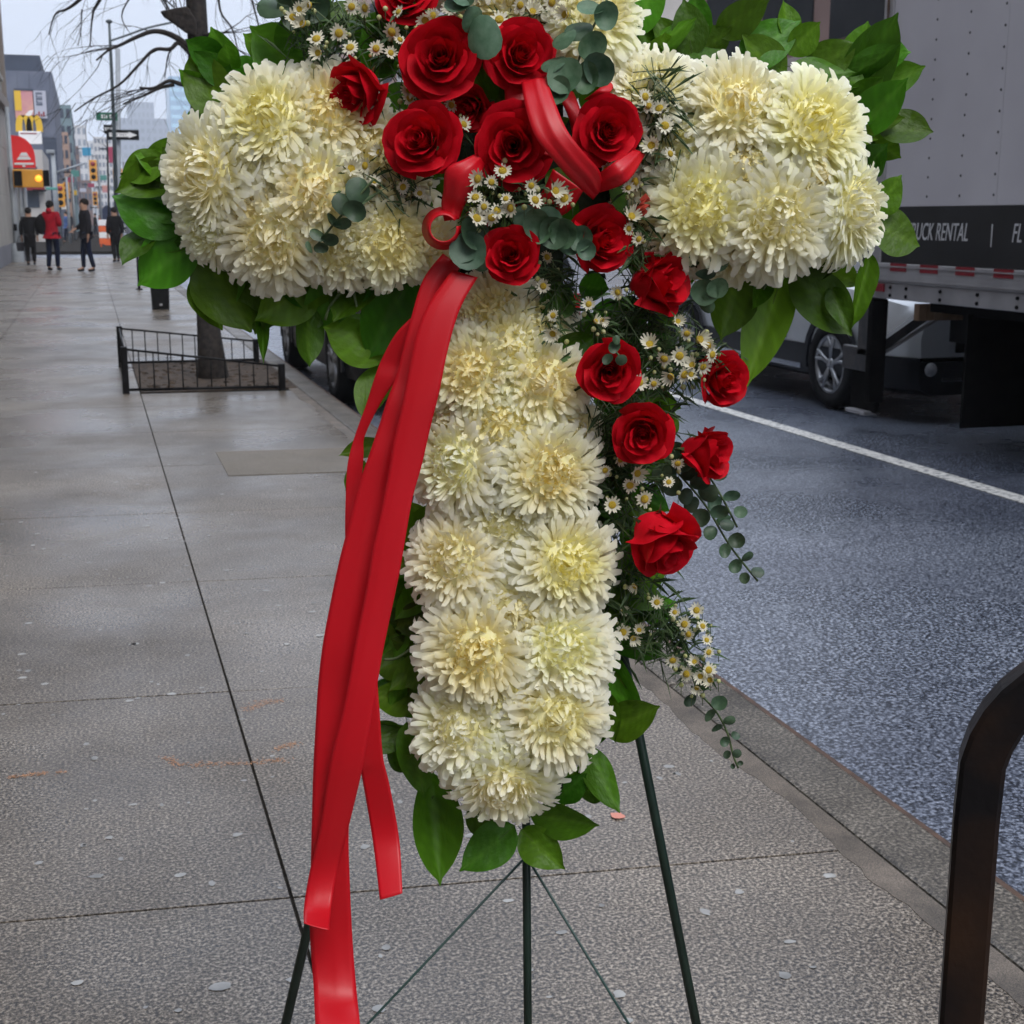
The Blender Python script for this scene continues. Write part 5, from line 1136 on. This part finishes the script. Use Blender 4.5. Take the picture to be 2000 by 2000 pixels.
# golden arches sign
YA = 88.
ar = thing("restaurant_sign", "yellow double arch sign above a white sign box", "sign", aty(58, 280, YA)); q = aty(37, 257, YA); r_ = aty(77, 236, YA); Wd, Hh = r_.x-q.x, r_.z-q.z+.3
for s in (0, 1):
    P = [Vector((q.x+Wd*(.5*s+.25-.24*math.cos(PI*k/10)), YA, q.z+Hh*math.sin(PI*k/10)**.75)) for k in range(11)]
    g = G(); vs = []
    for p_ in P: vs += [p_+Vector((-.09*2, -.08, 0)), p_+Vector((.09*2, -.08, 0)), p_+Vector((.18, .08, 0)), p_+Vector((-.18, .08, 0))]
    g.add(vs, [(4*k+j, 4*k+(j+1) % 4, 4*k+4+(j+1) % 4, 4*k+4+j) for k in range(10) for j in range(4)]); g.build("arch", M_yel, ar)
a, b = aty(38, 281, YA), aty(81, 257, YA); box("sign_box", M_wht, ar, a.x, b.x, YA-.2, YA+.2, a.z, b.z, .03)
box("sign_stripe", M_redref, ar, a.x+.1, a.x+(b.x-a.x)*.8, YA-.22, YA-.202, b.z-.16, b.z-.1)
SH = building("corner_shop", "pale low shop building under the yellow arch sign", aty(22, 380, 86).x-5, aty(88, 380, 86).x, 86, 100, aty(60, 292, 86).z, M_pale, M_wglass, 4, 1, 1.0)
box("awning", M_redref, SH, aty(40, 380, 86).x, aty(88, 380, 86).x, 85.2, 86, 2.9, 3.2)
def bld(label, u0, u1, vt, y, dep, mat, wm, nx, nz, ny=0, name="building", **kw):
    a, b = aty(u0, vt, y), aty(u1, vt, y); return building(name, label, a.x, b.x, y, y+dep, b.z, mat, wm, nx, nz, ny=ny, **kw)
bld("teal glazed building with a dark flat roof past the slate building", 100, 138, 205, 150, 30, M_teal, M_slated, 3, 6, 3)
bld("tan narrow building in front of the teal glazed one", 114, 132, 258, 136, 13, M_tan, M_slated, 2, 5)
bld("slim brown building with a pointed top down the left of the avenue", 144, 153, 285, 260, 30, M_brick, M_slated, 2, 6)
bld("hazy pale office block at the end of the left side", 128, 168, 245, 900, 40, M_pale, M_wglass, 4, 8)
bld("cream block closing the far end of the avenue", 152, 182, 275, 1000, 40, M_pale, M_wglass, 4, 7)
bld("white gridded building with rows of small windows on the right of the avenue", 182, 224, 268, 600, 60, M_pale, M_slated, 6, 10)
bld("brown low building under the blue sign", 138, 178, 352, 300, 40, M_brick, M_wglass, 5, 3)
bld("pale blue hazy skyscraper left of the blue tower", 250, 300, 200, 1500, 60, M_slate, M_wglass, 6, 14)
bld("wide hazy blue skyscraper behind the one way sign", 236, 330, 232, 1350, 60, M_slate, M_wglass, 8, 12)
bld("tall pale blue glass tower left of the tree trunk", 329, 374, 150, 1100, 50, M_blue, M_bluew, 2, 16, wfrac=.85, hfrac=.42)
bld("pink brick block at the foot of the blue tower", 310, 400, 292, 800, 50, M_tan, M_wglass, 8, 5)
bld("grey hazy tower seen between the trunk and the leaves", 395, 520, 120, 1200, 60, M_slate, M_wglass, 8, 14)
for k, (y0, y1, h, m_, lab) in enumerate(((-50, -.4, 18, M_brick, "brown brick row across the avenue behind the bicycle hoop"), (0, 14, 16, M_taupe, "taupe building with dark shop windows across the avenue nearest the camera"), (14.4, 30, 20, M_greyst, "grey stone building with dark shop windows across the avenue behind the truck"), (30.4, 48, 15, M_brick, "brown brick building across the avenue before the crossing"), (62, 100, 17, M_pale, "pale building across the avenue past the crossing"), (101, 170, 19, M_tan, "tan building farther up the right side of the avenue"))):
    t = thing("building", lab, "building", (28, y0, 0), "buildings down the avenue"); box("wall", m_, t, 21.5, 36, y0, y1, 0, h)
    n = max(3, int((y1-y0)/4.2)); L_ = (y1-y0)/n
    for i in range(n):
        o = box("shop_window", M_shop, t, 21.44, 21.6, y0+i*L_+.45, y0+(i+1)*L_-.45, .5, 5.4)
        box("mullion", M_dirty, o, 21.40, 21.439, y0+(i+.5)*L_-.05, y0+(i+.5)*L_+.05, .5, 5.4); box("mullion", M_dirty, o, 21.40, 21.439, y0+i*L_+.45, y0+(i+1)*L_-.45, 3.2, 3.3)
        for z_ in (6.5, 11, 15):
            if z_+2 < h: box("window", M_shop, t, 21.44, 21.6, y0+i*L_+.55, y0+(i+1)*L_-.55, z_, z_+(3.6 if z_ < 7 else 2.2))
    box("cornice", M_taupe, t, 21.2, 21.495, y0, y1, 5.7, 6.2, .02)
# small clutter of the far street: signals, signs, lamps
def tsignal(u, v, y, label, sc=1.):
    p = aty(u, v, y); t = thing("traffic_light", label, "traffic light", p, "yellow traffic lights hanging down the avenue"); s = sc
    box("housing", M_sigy, t, p.x-.2*s, p.x+.2*s, p.y-.15, p.y+.15, p.z-.55*s, p.z+.55*s, .03)
    for k in (-1, 0, 1): G().lathe([(.001, .03), (.12*s, .02), (.13*s, 0)], 10, Matrix.Translation((p.x, p.y-.152, p.z+k*.34*s)) @ Matrix.Rotation(PI/2, 4, 'X')).build("lens", M_dirty if k < 1 else M_redref, t, True)
    return p
for u, v, y, lab, sc in ((182, 333, 100, "yellow traffic light hanging in the middle of the avenue", 1.25), (118, 382, 80, "orange traffic light low on the left, nearest the red jacket", 1.1), (130, 372, 92, "orange traffic light just right of the low left one", .9), (231, 356, 74, "orange traffic light beside the leaves at the left arm of the cross", 1.2), (186, 388, 120, "small pale orange traffic light low in the middle of the avenue", 1.)):
    p = tsignal(u, v, y, lab, sc)
    t = thing("signal_pole", "grey pole of the " + lab.replace("yellow ", "").replace("small pale orange ", "small ").replace("orange ", ""), "pole", (p.x+.35, y+.3, 0), "signal poles down the avenue")
    G().tube([(p.x+.35, y+.3, 0), (p.x+.35, y+.3, p.z+1.0), (p.x, y+.16, p.z+.75*sc)], [.09, .07, .05], 8).build("shaft", M_polg, t, True)
def sign(u0, v0, u1, v1, y, mat, label):
    a, b = aty(u0, v1, y), aty(u1, v0, y); o = thing("shop_sign", label, "sign", (a.x, y, a.z)); box("panel", mat, o, a.x, b.x, y-.1, y+.1, a.z, b.z, .02); box("bracket", M_dirty, o, a.x-.6, a.x-.001, y-.03, y+.03, b.z-.2, b.z-.1)
M_cyan = pm("sign_cyan", (.03, .32, .55), .5); M_mag = pm("sign_crimson", (.36, .03, .08), .5); M_tl = pm("sign_teal", (.08, .28, .24), .5)
sign(161, 288, 177, 304, 160, M_cyan, "square bright blue sign in the middle of the far street"); sign(213, 287, 224, 318, 110, M_mag, "crimson banner right of the black pole"); sign(139, 333, 154, 345, 120, M_tl, "small teal sign under the left lamp arm"); sign(128, 346, 144, 356, 110, M_mag, "small red awning sign above the orange signals")
sign(90, 366, 112, 371, 70, M_tl, "thin teal street sign right of the crossing signal"); sign(196, 342, 208, 352, 115, M_tl, "small green sign left of the black pole low down")
q = ground(103, 470); q.z = 0; y_ = q.y
ST = thing("street_lamp", "pale grey street lamp with a long signal arm on the left side of the avenue", "street lamp", (aty(103, 400, 72).x, 72, 0)); c = aty(103, 298, 72)
G().tube([(c.x, 72, 0), (c.x, 72, c.z)], [.16, .10], 10).build("shaft", M_polg, ST, True); G().tube([aty(106, 338, 72), aty(165, 319, 72)], .05, 8).build("arm", M_polg, ST, True); box("lamp_head", M_polg, ST, aty(90, 298, 72).x, c.x+.1, 71.8, 72.2, c.z-.05, c.z+.12, .03)
for u0, v0, u1, v1, y, m_, lab in ((141, 372, 150, 381, 120, M_yel, "small yellow shop sign right of the orange signals"), (172, 358, 184, 366, 170, M_mag, "tiny dark red sign down the middle of the avenue"), (156, 368, 168, 375, 190, M_lil, "tiny pale sign left of the yellow traffic light"), (200, 362, 210, 376, 140, M_pink, "small pink sign left of the black pole"), (120, 402, 132, 409, 95, M_wht, "small white sign above the far person in blue"), (190, 402, 200, 408, 130, M_tan, "tiny tan awning right of the person in charcoal")):
    sign(u0, v0, u1, v1, y, m_, lab)
for u, v, c1, lab in ((150, 452, K_blk, "tiny far person in black crossing the avenue"), (159, 456, K_blue, "tiny far person in blue right of the one in black"), (196, 454, K_grey, "tiny far person in grey behind the orange barrier"), (111, 455, K_red, "tiny far person in red on the far crossing")):
    q = ground(u, v); person(Vector((q.x, q.y, 0)), rnd(1.6, 1.8), rnd(0, 6), lab, c1, K_navy, H_dk, down, .14, detail=False)
# distant traffic
for k, (u, v, y, m_, lab) in enumerate(((160, 440, 150, M_blackcar, "dark far car in the middle of the avenue"), (185, 440, 130, M_silver, "pale far car right of the person in charcoal"), (150, 436, 200, M_silver, "tiny pale far car up the avenue"), (240, 446, 100, M_blackcar, "dark far car behind the leaves at the left"))):
    x = aty(u, v, y).x
    car("far_car", lab, "car", max(2.1, x+1.5), y, 1.8, 4.4, m_, M_glass, face=-1, group="cars far up the avenue")

# ------------------------------------------------------------------ haze
hz = bpy.data.materials.new("haze"); hz.use_nodes = True; N = hz.node_tree.nodes; N.clear(); mo = N.new("ShaderNodeOutputMaterial"); pv = N.new("ShaderNodeVolumePrincipled")
pv.inputs['Color'].default_value = (.86, .92, 1, 1); pv.inputs['Density'].default_value = .0005; hz.node_tree.links.new(pv.outputs[0], mo.inputs['Volume'])
o = G().box(-1000, 1000, -65, 3010, -1.4, 175).build("haze", hz); o['kind'] = 'stuff'
